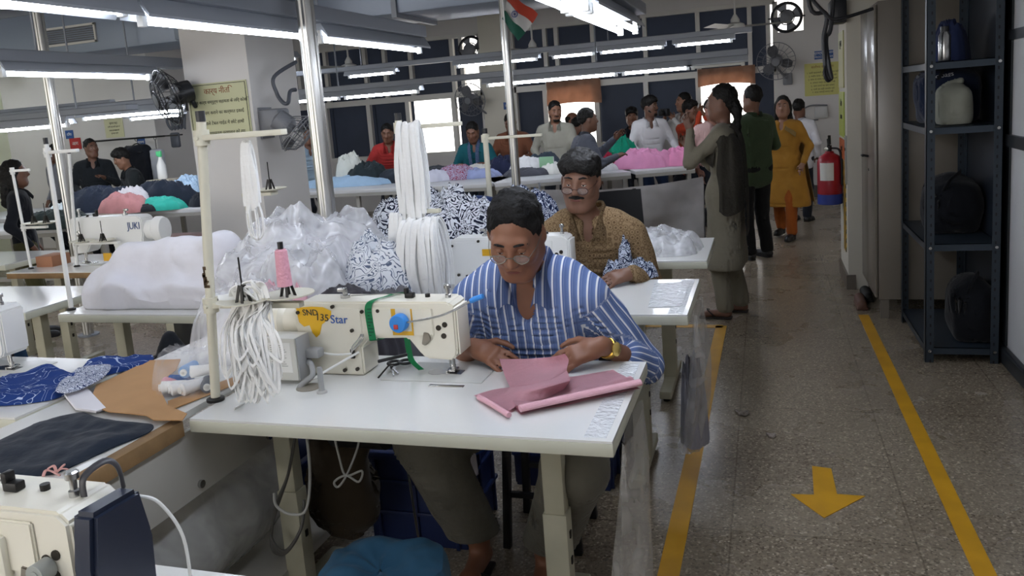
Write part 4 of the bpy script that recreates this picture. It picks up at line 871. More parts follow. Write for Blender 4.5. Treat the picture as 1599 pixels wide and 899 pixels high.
cx=aty(255,370,5.2); single('carton',slab(-4.75,-4.2,5.25,5.6,.35,.72,bev=.004),mat('brown_box','6f4238',.7,nz=(6,.2)),'large brown carton standing behind the twin spool machine','carton')
single('cloth_piece',heap(aty(235,380,4.35)+V((0,0,-.02)),.14,.1,.09,71,0,.4),cloth('maroon_cloth','7c4a52',.3),'maroon and pink cloth at the right end of the twin spool machine','cloth',base=tuple(aty(235,380,4.35)))
single('cloth_bag',MB().sdf([ELL((aty(300,530,2.75).x,2.62,.60),(.09,.07,.11),k=.03),CAP((aty(300,530,2.75).x,2.62,.70),(aty(300,530,2.75).x,2.62,.74),.02,.02,.06)],.012).noise(.02,9,1),cloth('black_bag','1e2127',.2),'black drawstring bag hanging under the sheeted machine table','bag')
single('chair_cover',heap((-5.75,4.42,.752),.22,.25,.36,72,0,.2),cloth('pale_blue','a9bcd4',.08),'pale blue cloth heaped on the table at the left frame edge','cloth')
single('control_box',slab(-2.62,-2.5,3.0,3.3,.40,.70,bev=.005),blackP,'dark control box under the sheeted machine table','control box')
# ================================================================ PEOPLE
hairM=mat('black_hair','110f0d',.6,spec=.3,bump=(60,.5)); hairG=mat('greying_hair','1d1c1b',.75,spec=.2,nz=(16,.5),col2='0c0b0b',bump=(70,.5))
eyeW=mat('eye_white','d9d4cc',.3); irisM=mat('iris','1c120c',.2); lipM=mat('lips','6d3a33',.5)
def skin(c): return mat('skin_'+c,c,.5,nz=(12,.12))
def rotz(a): c,s=math.cos(a),math.sin(a); return np.array([[c,-s,0],[s,c,0],[0,0,1.]])
def rotx(a): c,s=math.cos(a),math.sin(a); return np.array([[1,0,0],[0,c,-s],[0,s,c]])
def roty(a): c,s=math.cos(a),math.sin(a); return np.array([[c,0,s],[0,1,0],[-s,0,c]])
A=lambda *p:np.array(p,float)
def ik(a,b,l1,l2,hint):
    d=b-a; L=np.linalg.norm(d); 
    if L>(l1+l2)*.995: b=a+d/L*(l1+l2)*.995; d=b-a; L=np.linalg.norm(d)
    n=d/L; x=(l1*l1-l2*l2+L*L)/(2*L); h=math.sqrt(max(l1*l1-x*x,0)); hv=hint-n*np.dot(hint,n); hv/=max(np.linalg.norm(hv),1e-6)
    return a+n*x+hv*h,b
def hand_prims(w,d,n,side,curl=.35,s=1.0,spread=.12):
    """wrist w, direction d, back-of-hand normal n, side +1: thumb towards n x d"""
    d=d/np.linalg.norm(d); n=n-d*np.dot(n,d); n/=np.linalg.norm(n); t=np.cross(n,d)*side
    R=np.stack([t,d,n],1); P=[]
    P.append(CAP(w-d*.01*s,w+d*.03*s,.022*s,.026*s,.02)); P.append(BOX(w+d*.052*s,(.022*s,.030*s,.004*s),R,.011*s,.015))
    L=(.072,.08,.074,.058)
    for i in range(4):
        o=(1.5-i)*.0185*s; a=w+d*(.086-.004*abs(i-1.2))*s+t*o; ang=0; p=a; dd=d+t*((1.5-i)*spread*.5)
        for j,f in enumerate((.44,.32,.26)):
            ang+=curl*(.7,1,.8)[j]; v=dd*math.cos(ang)-n*math.sin(ang); v/=np.linalg.norm(v); q=p+v*L[i]*f*1.15*s; r=(.0088-.0009*j)*s; P.append(CAP(p,q,r,r-.0008,.005)); p=q
    a=w+d*.022*s+t*.024*s; b=a+(d*.55+t*.75-n*.25)*.038*s; c=b+(d*.85+t*.35-n*.4)*.032*s; e=c+(d*.95+t*.0-n*.35)*.026*s
    P+= [CAP(a,b,.0125*s,.0105*s,.012),CAP(b,c,.0102*s,.0095*s,.005),CAP(c,e,.0093*s,.008*s,.005)]
    return P
def head_prims(H,R,fine=True,fem=False,s=1.0):
    T=lambda x,y,z:H+R@(A(x,y,z)*s)
    P=[ELL(T(0,.012,.035),A(.076,.096,.092)*s,R,.03),ELL(T(0,-.022,-.03),A(.062,.072,.088)*s,R,.04),CAP(T(-.012,-.066,-.098),T(.012,-.066,-.098),.022*s,None,.035),
       CAP(T(-.05,.0,-.06),T(-.025,-.055,-.095),.026*s,.022*s,.04),CAP(T(.05,.0,-.06),T(.025,-.055,-.095),.026*s,.022*s,.04)]
    if fine:
        P+=[CAP(T(0,-.092,.018),T(0,-.113,-.022),.009*s,.0125*s,.018),ELL(T(-.012,-.104,-.026),.009*s,None,.01),ELL(T(.012,-.104,-.026),.009*s,None,.01),
            CAP(T(-.042,-.078,.036),T(.042,-.078,.036),.012*s,None,.02),ELL(T(-.040,-.062,-.018),.025*s,None,.03),ELL(T(.040,-.062,-.018),.025*s,None,.03),
            CAP(T(-.018,-.090,-.054),T(.018,-.090,-.054),.009*s,None,.014),CAP(T(-.015,-.086,-.066),T(.015,-.086,-.066),.0095*s,None,.014),
            ELL(T(-.032,-.1,.012),.015*s,None,.014,1),ELL(T(.032,-.1,.012),.015*s,None,.014,1)]
        for q in (-1,1): P+=[ELL(T(q*.078,.012,-.002),A(.011,.02,.031)*s,R@rotz(q*.35),.012)]
    else: P+=[CAP(T(0,-.09,.015),T(0,-.112,-.02),.01*s,.014*s,.02)]
    return P
def hair_prims(H,R,style,s=1.0,hl=None):
    T=lambda x,y,z:H+R@(A(x,y,z)*s)
    k=.03
    P=[ELL(T(0,.017,.042),A(.083,.102,.1)*s,R,k)]
    if style=='bald': P=[ELL(T(0,.03,.025),A(.083,.094,.08)*s,R,k)]
    if style=='fringe': P+=[CAP(T(-.045,-.055,.085),T(.045,-.064,.078),.028*s,None,.04),ELL(T(0,-.008,.088),A(.083,.094,.044)*s,R,.04)]
    if style=='volume': P+=[ELL(T(0,-.01,.085),A(.088,.1,.07)*s,R,.04)]
    if style in('bun','tied'): P+=[CAP(T(0,.08,-.02),T(0,.11,-.06),.04*s,.03*s,.04)]
    if style=='tied': P+=[CAP(T(0,.11,-.05),T(0,.12,-.32),.03*s,.022*s,.04)]
    if style=='long': P+=[CAP(T(-.06,.03,0),T(-.085,.0,-.26),.04*s,.032*s,.05),CAP(T(.06,.03,0),T(.085,.0,-.26),.04*s,.032*s,.05),CAP(T(0,.08,0),T(0,.11,-.28),.06*s,.05*s,.05)]
    # cut away the face, ears kept clear
    F=hl or (.078 if style not in('fringe','volume') else .058)
    P+=[ELL(T(0,-.095,F-.098),A(.072,.085,.102)*s,R,.03,1),BOX(T(0,-.10,-.12),A(.074,.09,.09)*s,R,.0,.02,1)]
    if style not in('long',): P+=[BOX(T(0,.0,-.13),A(.14,.2,.06)*s,R,.0,.02,1)] if style not in('bun','tied') else [BOX(T(0,-.06,-.12),A(.14,.1,.08)*s,R,.0,.02,1)]
    for q in (-1,1):
        if style not in('long','bun','tied'): P+=[BOX(T(q*.09,.0,-.05),A(.03,.035,.045)*s,R,.0,.012,1)]
    return P
def person(label,loc,face,height=1.68,skinc='8a5f49',res=.011,pel=None,lean=0,sidelean=0,headyaw=0,headpitch=0,headroll=0,hair='short',hairm=None,top=None,sleeve='long',hem=-.12,topm=None,legm=None,shoem=None,
           handL=None,handR=None,hintL=None,hintR=None,feet=None,knee=None,beard=None,collar=True,fem=False,extra=None,curl=.3,seatmode=False,fine=None,handdir=None,handn=None,kurta=None,flare=1.0,lflare=None,leghem=.005,cutz=.045,hl=None,shz=.452,vw=.026,headshift=None,shw=.185,hz=.004,vn=.06,amp=None):
    s=height/1.70; loc=V(loc); t=thing('person',label,'person',loc,face); fine=(res<.012) if fine is None else fine
    L=lambda n,mb,m,**k: part(t,n,mb,m,local=True,**k)
    bw=.92 if fem else 1.0
    pelv=A(0,0,.93)*s if pel is None else A(*pel)
    Rt=roty(sidelean)@rotx(lean)          # lean>0 bends forward (towards -y)
    up=lambda z,x=0,y=0: pelv+Rt@(A(x*bw,y,z)*s)
    neck=up(.52,0,.0); 
    Hd=Rt@rotz(headyaw)@rotx(headpitch)@roty(headroll) if False else rotz(headyaw)@roty(headroll)@rotx(headpitch)
    H=up(.575)+Hd@(A(0,-.012,.11)*s)+(A(*headshift) if headshift else 0)
    shL,shR=up(shz,shw,-.03 if shz<.44 else 0),up(shz,-shw,-.03 if shz<.44 else 0)
    wl=A(*handL) if handL is not None else up(-.0,.26,-.06); wr=A(*handR) if handR is not None else up(-.0,-.26,-.06)
    elL,wl=ik(shL,wl,.285*s,.255*s,A(*(hintL or (.5,.6,-.5)))); elR,wr=ik(shR,wr,.285*s,.255*s,A(*(hintR or (-.5,.6,-.5))))
    hipL,hipR=pelv+A(.095*s,0,-.02),pelv+A(-.095*s,0,-.02)
    fl,fr=(A(.11,.02,.085)*s,A(-.11,.02,.085)*s) if feet is None else (A(*feet[0]),A(*feet[1]))
    kh=A(0,-1,.1) if knee is None else None
    lg=lambda h,f:.43*s if pel is not None else max(np.linalg.norm(f-h)*.503,.36*s)
    knL,fl=ik(hipL,fl,lg(hipL,fl),lg(hipL,fl),kh if kh is not None else A(*knee[0])); knR,fr=ik(hipR,fr,lg(hipR,fr),lg(hipR,fr),kh if kh is not None else A(*knee[1]))
    # ---- body: one continuous surface
    B=[]
    for z,hw,r,k in ((-.02,.085,.085,.05),(.10,.075,.082,.08),(.25,.085,.088,.08),(.38,.095,.085,.08),(.455,.105,.05,.08)):
        B.append(CAP(up(z,-hw,.0),up(z,hw,.0),r*s,None,k))
    B+=[CAP(up(.47),H+Hd@(A(0,.015,-.06)*s),.052*s*bw,.05*s*bw,.05)]
    for q,(a,e,w) in ((1,(shL,elL,wl)),(-1,(shR,elR,wr))):
        B+=[CAP(a,e,.046*s*bw,.037*s*bw,.04),CAP(e,w,.037*s*bw,.025*s*bw,.02)]
        dd=(w-e)/np.linalg.norm(w-e)
        if handdir: dd=A(*handdir[0 if q>0 else 1])
        nn=A(0,-.6,.8) if not handn else A(*handn[0 if q>0 else 1])
        if abs(np.dot(nn/np.linalg.norm(nn),dd/np.linalg.norm(dd)))>.93: nn=A(q,-.4,0)
        B+=hand_prims(w+dd*.005,dd,nn,-q if q>0 else 1,curl,s*(.92 if fem else 1))
    for h,k,a in ((hipL,knL,fl),(hipR,knR,fr)):
        B+=[CAP(h,k,.078*s,.054*s,.05),CAP(k,a,.052*s,.036*s,.03)]
        f=A(0,-1,0); 
        B+=[CAP(a+A(0,.02,-.05*s),a+f*.13*s+A(0,0,-.058*s),.036*s,.026*s,.03),CAP(a+f*.12*s+A(.015,0,-.06*s),a+f*.165*s+A(.012,0,-.064*s),.022*s,.017*s,.02),CAP(a+f*.12*s+A(-.015,0,-.06*s),a+f*.15*s+A(-.02,0,-.064*s),.02*s,.015*s,.02)]
    B+=head_prims(H,Hd,fine,fem,s)
    L('body',MB().sdf(B,res),skin(skinc),smooth='all')
    # ---- head details
    T=lambda x,y,z:V(H+Hd@(A(x,y,z)*s))
    hm=hairm or hairM
    L('hair',MB().sdf(hair_prims(H,Hd,hair,s,hl),min(res,.010)).noise(hz,45 if hz<.005 else 26,1).jitter(.006,38,2),hm,smooth='all')
    if fine:
        RM=Matrix(Hd.tolist())
        for q in (-1,1):
            ey=L('eye',MB().ell(T(q*.032,-.0785,.011),.0125*s),eyeW); part(ey,'iris',MB().ell(T(q*.032,-.0868,.008),(.0055*s,.0045*s,.0055*s),RM),irisM,local=True)
            part(ey,'eyelid',MB().ell(T(q*.032,-.0785,.0145),(.0142*s,.0135*s,.0112*s),RM@Euler((.3,0,0)).to_matrix()),skin(skinc),local=True)
            L('eyebrow',MB().tube([T(q*.014,-.0935,.036),T(q*.032,-.0945,.042),T(q*.052,-.080,.036)],[.003*s,.0042*s,.0025*s],8),hairM)
        L('mouth',MB().tube([T(-.024,-.0945,-.0605),T(-.01,-.1005,-.0585),T(.01,-.1005,-.0585),T(.024,-.0945,-.0605)],[.002*s,.0045*s,.0045*s,.002*s],8),lipM)
    if beard:
        P=[]
        if 'm' in beard: P+=[CAP(H+Hd@(A(-.030,-.088,-.049)*s),H+Hd@(A(0,-.102,-.043)*s),.006*s,.0085*s,.006),CAP(H+Hd@(A(.030,-.088,-.049)*s),H+Hd@(A(0,-.102,-.043)*s),.006*s,.0085*s,.006)]
        if 'b' in beard: P+=[CAP(H+Hd@(A(-.06,-.02,-.05)*s),H+Hd@(A(-.02,-.075,-.1)*s),.02*s,.024*s,.03),CAP(H+Hd@(A(.06,-.02,-.05)*s),H+Hd@(A(.02,-.075,-.1)*s),.02*s,.024*s,.03)]
        L('facial_hair',MB().sdf(P,.005 if fine else .008),hairM,smooth='all')
    # ---- clothes
    if topm:
        S=[]; g=.013
        rows=[(.0,.088,.095),(.10,.085,.092),(.25,.092,.1),(.38,.1,.096),(.45,.105,.062)]
        for z,hw,r in rows: S.append(CAP(up(z,-hw),up(z,hw),(r+g*.5)*s*bw,None,.08))
        if kurta is None: S.append(CAP(up(hem,-.09),up(hem,.09),.098*s*bw,None,.08))
        S.append(CAP(up(.46,-.06),up(.46,.06),.066*s*bw,None,.06));
        for a,e,w in ((shL,elL,wl),(shR,elR,wr)):
            S.append(CAP(a,e,.062*s*bw,.052*s*bw,.05))
            if sleeve=='long': S.append(CAP(e,w-(w-e)*.03,.052*s*bw,.036*s*bw,.02))
            elif sleeve=='roll': S+=[CAP(e,e+(w-e)*.30,.053*s*bw,.05*s*bw,.02),CAP(e+(w-e)*.24,e+(w-e)*.36,.054*s*bw,.053*s*bw,.006)]
            else: pass
        S.append(CAP(up(.535,0,-.01),up(.66,0,-.05),.060*s*bw,.07*s,.02,1))
        S.append(ELL(up(.465,0,-.10),A(vw,.065,vn)*s,Rt,.012,1))
        if kurta is not None:
            S.append(CAP(up(0,-.08),up(0,.08),.105*s*bw,None,.1))
            for k in range(6):
                f=k/5; z=-f*kurta; S.append(CAP(pelv+A(-.085-.03*f*flare,0,z*s),pelv+A(.085+.03*f*flare,.0,z*s),(.105+.025*f*flare)*s,None,.06))
            S.append(BOX(pelv+A(0,0,-(kurta+.2)*s),A(.5,.5,.2*s-.02),None,.0,.005,1))
        m=MB().sdf(S,res); bm=m.bm; bm.normal_update()
        amp=amp or (.008 if fine else .006)
        for v in bm.verts:
            p=v.co; n=(1-abs(noise.noise(V((p.x*7+p.z*3,p.y*7,p.z*6))))*2)*.6+noise.noise(V((p.x*15,p.y*15,p.z*9+5)))*.4; v.co=p+v.normal*amp*n*(1.3 if kurta and p.z<pelv[2] else 1)
        sh=L('kurta' if kurta is not None else 'shirt',m,topm,smooth='all'); t_shirt=sh
        if collar:
            c=MB(); cc=up(.52)
            for q in (-1,1):
                out=[up(.50,q*.02,.085),up(.51,q*.078,.055),up(.505,q*.092,-.015),up(.475,q*.088,-.085),up(.425,q*.082,-.125)]; mid=[up(.545,q*.02,.072),up(.555,q*.068,.045),up(.55,q*.076,-.015),up(.515,q*.058,-.085),up(.455,q*.046,-.130)]; inn=[up(.54,q*.018,.058),up(.55,q*.058,.036),up(.545,q*.064,-.015),up(.505,q*.046,-.075),up(.43,q*.022,-.118)]
                ribsheet(c,[[V(p) for p in out],[V(p) for p in mid],[V(p) for p in inn]],.004)
            part(sh,'collar',c,topm,local=True)
        if sleeve=='roll' : pass
    else: sh=None
    if legm:
        lf=lflare or (flare if kurta is None else 1.0)
        S=[CAP(pelv+A(-.085*s,0,0),pelv+A(.085*s,0,0),.1*s*bw,None,.06)]
        for h,k,a in ((hipL,knL,fl),(hipR,knR,fr)): S+=[CAP(h,k,.092*s,.072*s*lf,.05),CAP(k,a+(k-a)/np.linalg.norm(k-a)*leghem+A(0,.005,0),.072*s*lf,.062*s*lf,.03)]
        for a in (fl,fr): S.append(BOX(A(a[0],a[1],cutz-.2),A(.13,.2,.2),None,.0,.004,1))
        m=MB().sdf(S,res).noise(.007,11,4); L('trousers',m,legm,smooth='all')
    if shoem:
        for a in (fl,fr): L('shoe',MB().sdf([CAP(a+A(0,.025,-.045*s),a+A(0,-.14*s,-.055*s),.042*s,.03*s,.03),BOX(a+A(0,-.06*s,-.085*s),A(.03,.1,.002)*s,None,.008,.01),CAP(a+A(0,-.1*s,-.06*s),a+A(0,-.17*s,-.065*s),.036*s,.026*s,.03),ELL(a+A(0,-.01,.01),A(.034,.045,.035)*s,None,.02,1)],.008),shoem,smooth='all')
    info=dict(t=t,H=H,Hd=Hd,T=T,L=L,up=up,s=s,wl=wl,wr=wr,elL=elL,elR=elR,pelv=pelv,shirt=sh,fl=fl,fr=fr,knL=knL,knR=knR,shL=shL,shR=shR)
    if extra: extra(info)
    return info
def glasses(I,m,drop=0,out=0,r=.0016):
    T=I['T']; mb=MB(); z0=.005-drop; y0=-.108-out
    for q in (-1,1):
        pts=[T(q*(.034+.023*math.cos(a)*1),y0+.006*abs(math.cos(a)),z0+.0155*math.sin(a)) for a in [k*2*PI/20 for k in range(20)]]; mb.tube(pts,r,6,closed=True)
        mb.tube([T(q*.057,y0+.006,z0+.004),T(q*.072,-.06,.008-drop*.5),T(q*.082,.01,.012)],.0011,6)
    mb.tube([T(-.011,y0,z0+.006),T(0,y0-.003,z0+.009),T(.011,y0,z0+.006)],.0016,6)
    g=I['L']('eyeglasses',mb,m)
    for q in (-1,1): 
        mb=MB(); pts=[(.022*math.cos(k*2*PI/20),.0148*math.sin(k*2*PI/20)) for k in range(20)]
        mb.raw([T(q*.034+a,y0+.003,z0+b) for a,b in pts],[list(range(20))])
        part(g,'lens',mb,mat('lens','dfe6ea',.05,alpha=.14,spec=.8),local=True)
def P2L(t,p): return TM[t.name]@V(p)
def ang_to_cam(x,y): return math.atan2(x,-y)*-1   # rotation so that local -y points to the viewer
# ---------------------------------------------------------------- striped-shirt cloth with stripes along torso and sleeves
def stripe_mat():
    m=mat('striped_cotton','4d5f8c',.85,spec=.15,bump=(22,.25)); N,Lk,b=nodes(m)
    at=N.new('ShaderNodeAttribute'); at.attribute_name='st'
    mu=N.new('ShaderNodeMath'); mu.operation='MULTIPLY'; mu.inputs[1].default_value=37; Lk(at.outputs['Fac'],mu.inputs[0])
    fr=N.new('ShaderNodeMath'); fr.operation='FRACT'; Lk(mu.outputs[0],fr.inputs[0])
    r=ramp(N,[(0,'5d719f'),(.36,'6f83b2'),(.40,'dfe3ea'),(.56,'e4e6ec'),(.60,'5d709e'),(.76,'586a98'),(.78,'94a4c6'),(.83,'5d719f')],'LINEAR'); Lk(fr.outputs[0],r.inputs['Fac']); Lk(r.outputs['Color'],b.inputs['Base Color']); return m
def stripe_attr(o,I):
    me=o.data; at=me.attributes.new('st','FLOAT','POINT'); n=len(me.vertices); co=np.empty(n*3); me.vertices.foreach_get('co',co); co=co.reshape(-1,3)
    segs=[(I['shL'],I['elL']),(I['elL'],I['wl']),(I['shR'],I['elR']),(I['elR'],I['wr'])]
    best=np.full(n,1e9); val=co[:,0].copy(); 
    dT=np.abs(co[:,0]); 
    for a,b in segs:
        d=b-a; t=np.clip(((co-a)@d)/(d@d),0,1); q=co-a-t[:,None]*d; dist=np.linalg.norm(q,axis=1)
        u=np.cross(d/np.linalg.norm(d),A(0,0,1)); u/=max(np.linalg.norm(u),1e-6); w=np.cross(u,d/np.linalg.norm(d))
        ang=np.arctan2(q@u,q@w)*.062
        use=(dist<best)&(dist<.085)&((t>.06)|(np.linalg.norm(d)<0))&(np.abs(co[:,0])>.17); best=np.where(use,dist,best); val=np.where(use,ang,val)
    at.data.foreach_set('value',val.astype(np.float32)+1)
stripeM=stripe_mat(); khaki=cloth('grey_trousers','6a675c',.1,20,.3)
# 1 man in the striped shirt (seated behind the front table, facing the viewer)
def x1(I):
    stripe_attr(I['shirt'],I)
    for c in I['shirt'].children: stripe_attr(c,dict(I))
    glasses(I,mat('thin_frame','77726a',.3,metal=.6),.004,.004)
    w=I['wl']; e=I['elL']; d=(w-e)/np.linalg.norm(w-e); c=V(w-d*.035)
    wt=I['L']('wrist_watch',MB().lathe([(.030,-.010),(.033,-.008),(.033,.008),(.030,.010)],c,V(d),24),mat('gold','c9a24a',.25,metal=1)); 
    nrm=V((.35,-.85,.4)); nrm=(nrm-V(d)*nrm.dot(V(d))).normalized()
    part(wt,'watch_dial',MB().lathe([(.021,.0),(.022,.005),(.018,.008),(.001,.0085)],c+nrm*.030,nrm,24),mat('gold_dial','d9bb6a',.25,metal=.7),local=True)
    for q,a in ((1,I['fl']),(-1,I['fr'])):
        sd=MB().sdf([BOX(A(a[0],a[1]-.06,.008),A(.03,.11,.001),None,.007,.01)],.006); so=I['L']('sandal',sd,mat('sandal_sole','2a2320',.6)); part(so,'strap',MB().tube(catmull([V((a[0]-.045,a[1]-.05,.02)),V((a[0]-.02,a[1]-.10,.065)),V((a[0]+.02,a[1]-.10,.065)),V((a[0]+.045,a[1]-.05,.02))],6),.007,6,flat=.5),blackP,local=True)
pl=V((-.75,2.645,0)); F1=.04
I1=person('man in a blue and white striped shirt sewing pink cloth, looking down',pl,F1,1.76,'875b44',.0068,pel=(0,.0,.53),lean=.30,headyaw=.02,headpitch=.54,headroll=.03,hair='short',hairm=hairG,topm=stripeM,legm=khaki,sleeve='roll',
  handL=(.25,-.30,.815),handR=(-.16,-.29,.805),hintL=(.30,.8,-.32),hintR=(-.5,.6,-.5),vn=.10,vw=.034,hl=.088,shz=.415,amp=.011,handdir=((-.85,-.45,-.2),(.82,-.45,-.15)),handn=((.3,-.6,.9),(-.2,-.6,.9)),curl=.42,headshift=(0,-.035,-.03),shw=.195,
  cutz=.155,feet=((.02,-.27,.10),(-.21,-.26,.115)),knee=((.35,-1,.5),(-.6,-1,.5)),flare=1.3,extra=x1,hem=-.02)
# 2 man in the brown patterned shirt
brownM=print_mat('brown_print','8f785a','644f38',40,.5,style='dots')
def x2(I): glasses(I,mat('brown_frame','4a2a20',.4),.016,.008,.0026)
I2=person('man in a brown patterned shirt with glasses and a moustache at the second table',(-.80,3.79,0),.10,1.76,'7f5a47',.0085,pel=(0,0,.52),lean=.24,headyaw=-.12,headpitch=.16,headroll=.07,hair='fringe',topm=brownM,legm=cloth('dark_trousers','33322f',.15),hz=.009,headshift=(-.02,-.01,-.015),
  handL=(.20,-.33,.795),handR=(-.18,-.33,.80),hintL=(.3,.8,-.5),hintR=(-.6,.5,-.5),amp=.010,shz=.42,handdir=((-.8,-.55,-.12),(.7,-.6,-.1)),handn=((.1,-.4,.9),(-.1,-.4,.9)),beard='m',curl=.3,feet=((.12,-.38,.10),(-.14,-.36,.10)),extra=x2,hem=-.02,shoem=blackP,shw=.195)
def standat(px,ptop,Y):
    p=aty(px,ptop,Y); return p.x,p.z
# 3 woman with the dark shawl
kamM=cloth('olive_grey_kameez','827c6c',.08,18,.3); shawlM=cloth('dark_shawl','56524a',.15,30,.4)
def x3(I):
    # shawl over the near shoulder, hanging behind to the thighs
    s=I['s'];up=I['up']; m=MB()
    ribsheet(m,[[V(up(.40,.10,-.13)),V(up(.50,.12,-.02)),V(up(.44,.10,.11)),V(up(.20,.11,.155)),V(up(.06,.11,.16)),V(up(-.10,.10,.155))],
                [V(up(.30,.17,-.12)),V(up(.485,.185,-.02)),V(up(.43,.20,.09)),V(up(.20,.215,.12)),V(up(.06,.22,.12)),V(up(-.11,.22,.115))],
                [V(up(.25,.205,-.09)),V(up(.44,.235,-.015)),V(up(.40,.245,.05)),V(up(.20,.262,.06)),V(up(.06,.262,.055)),V(up(-.12,.26,.04))],
                [V(up(.22,.235,-.05)),V(up(.40,.255,-.02)),V(up(.36,.268,.0)),V(up(.20,.275,-.02)),V(up(.06,.275,-.01)),V(up(-.10,.272,-.02))]],.008)
    for v in m.bm.verts: v.co+=V((noise.noise(V((v.co.y*26,v.co.z*1.5,3)))*.03,noise.noise(V((v.co.y*20,v.co.z*2,9)))*.012,.02*noise.noise(V((v.co.y*9,4,1)))*(v.co.z<1)))
    I['L']('shawl',m,shawlM,smooth='all')
    m=MB(); ribsheet(m,[[V(up(.35,-.20,-.09)),V(up(.50,-.12,0)),V(up(.44,-.1,.12)),V(up(.1,-.1,.15)),V(up(-.25,-.1,.15))],[V(up(.42,-.06,-.13)),V(up(.53,-.05,.0)),V(up(.47,0,.12)),V(up(.1,0,.165)),V(up(-.28,0,.16))],[V(up(.38,.1,-.14)),V(up(.51,.12,-.0)),V(up(.44,.12,.115)),V(up(.1,.12,.16)),V(up(-.30,.12,.16))]],.008)
    I['L']('shawl',m,shawlM,smooth='all')
x,z=standat(1138,141,5.72)
I3=person('woman in an olive grey kameez with a dark shawl standing beside the aisle',(-.265,5.74,0),-PI/2-.12,z,'7a5747',.011,fem=True,headyaw=-.1,headpitch=-.02,hair='tied',topm=kamM,kurta=.52,legm=kamM,flare=1.0,shoem=None,
  handL=(.12,-.20,1.30),handR=(-.06,-.24,1.16),hintL=(.5,.3,-1),hintR=(-.5,.2,-1),curl=.5,feet=((.1,-.02,.085),(-.09,.06,.085)),collar=False,extra=x3,handdir=((.0,-.3,.9),(0,-.5,.7)))
for q in (0,):
    pass
m=MB()
for a in (I3['fl'],I3['fr']): m=MB().sdf([BOX(A(a[0],a[1]-.06,.008),A(.028,.105,.001),None,.007,.01)],.006); so=I3['L']('sandal',m,mat('sandal_sole','2a2320',.6)); part(so,'strap',MB().tube(catmull([V((a[0]-.042,a[1]-.06,.02)),V((a[0]-.015,a[1]-.11,.06)),V((a[0]+.015,a[1]-.11,.06)),V((a[0]+.042,a[1]-.06,.02))],6),.006,6,flat=.5),blackP,local=True)
# 4 man in green
x,z=standat(1170,141,7.75)
person('man in a dark green shirt standing just behind the woman with the shawl',(x+.03,7.75,0),-PI/2-.85,z,'6f4c3b',.012,hair='short',topm=cloth('dark_green_shirt','3c4a36',.12),legm=cloth('black_trousers','1b1b1d',.1),shoem=blackP,headyaw=.1,handL=(.2,-.25,1.0),handR=(-.2,-.25,1.0))
# 5 woman in mustard walking
mustM=cloth('mustard_kurta','a3762f',.15); rustM=cloth('rust_trousers','96501f',.12)
def x5(I):
    up=I['up'];m=MB()
    ribsheet(m,[[V(up(.42,.06,-.13)),V(up(.52,.07,-.02)),V(up(.44,.08,.12)),V(up(.1,.14,.19)),V(up(-.45,.2,.23))],[V(up(.36,.15,-.13)),V(up(.49,.15,-.02)),V(up(.43,.17,.1)),V(up(.1,.22,.15)),V(up(-.5,.34,.16))],[V(up(.32,.19,-.1)),V(up(.45,.2,-.02)),V(up(.38,.22,.06)),V(up(.1,.27,.05)),V(up(-.52,.38,.03))]],.008)
    I['L']('scarf',m,cloth('tan_scarf','a88f5e',.12),smooth='all')
x,z=standat(1219,156,8.75)
person('woman in a mustard kurta and rust trousers walking up the aisle',(x+.02,8.75,0),-.35,z,'8a6450',.011,fem=True,hair='long',topm=mustM,kurta=.50,legm=rustM,shoem=blackP,headyaw=.25,collar=False,extra=x5,handL=(.22,-.1,.78),handR=(-.17,-.18,.98),feet=((.09,-.08,.085),(-.10,.16,.10)),flare=1.5)
# 6 man in white behind her
x,z=standat(1247,160,9.9)
person('man in a white shirt half hidden behind the woman in mustard',(x,9.9,0),PI*.9,1.62,'6f4c3b',.012,hair='short',topm=cloth('white_shirt','d4d3d8',.05),legm=cloth('navy_trousers','23262e',.1),shoem=blackP,handL=(-.26,-.0,.75),handR=(.26,-.05,.8)) if False else person('man in a white shirt half hidden behind the woman in mustard',(x,9.9,0),PI*.85,z,'6f4c3b',.012,hair='short',topm=cloth('white_shirt','d4d3d8',.05),legm=cloth('navy_trousers','23262e',.1),shoem=blackP)
# people behind the far tables ------------------------------------------------
def far(label,px,ptop,Y,face,topc,hair='short',skinc='7d5643',legc='23262e',**k):
    x,z=standat(px,ptop,Y); lean=k.pop('lean',0); h=k.pop('h',1.66); shift=0
    low=h-z; pel=(0,.0,max(.45,.93*h/1.7-low)) if low>.03 else None
    # leaning shifts the head forward: keep the head where the photo has it
    up=.69*h/1.7; dx=V((0,-math.sin(lean)*up,0)); dz=(1-math.cos(lean))*up
    if pel: pel=(0,0,min(.93*h/1.7,pel[2]+dz))
    R=Matrix.Rotation(face,3,'Z'); o=R@dx
    kw=dict(hair=hair,topm=topc,legm=cloth('leg_'+legc,legc,.1),shoem=blackP,lean=lean); kw.update(k)
    return person(label,(x-o.x,Y-o.y,0),face,h,skinc,.0125,pel=pel,fine=k.pop('fine',True) if 'fine' in k else True,**{a:b for a,b in kw.items() if a!='fine'})
C=cloth
def x_teal(I):
    up=I['up']; 
    for q in (-1,1):
        m=MB(); ribsheet(m,[[V(up(.56,q*.03,.07)),V(up(.54,q*.09,.0)),V(up(.45,q*.085,-.12)),V(up(.2,q*.075,-.135)),V(up(-.05,q*.075,-.13))],[V(up(.57,q*.02,.07)),V(up(.56,q*.055,-.02)),V(up(.45,q*.035,-.135)),V(up(.2,q*.02,-.15)),V(up(-.05,q*.015,-.145))]],.01); I['L']('scarf',m,print_mat('blue_scarf','8fa3c4','3c4f7c',40,.5),smooth='all')
    I['L']('id_card',MB().box(up(.18,0,-.155),(.05,.004,.075)),whiteM)
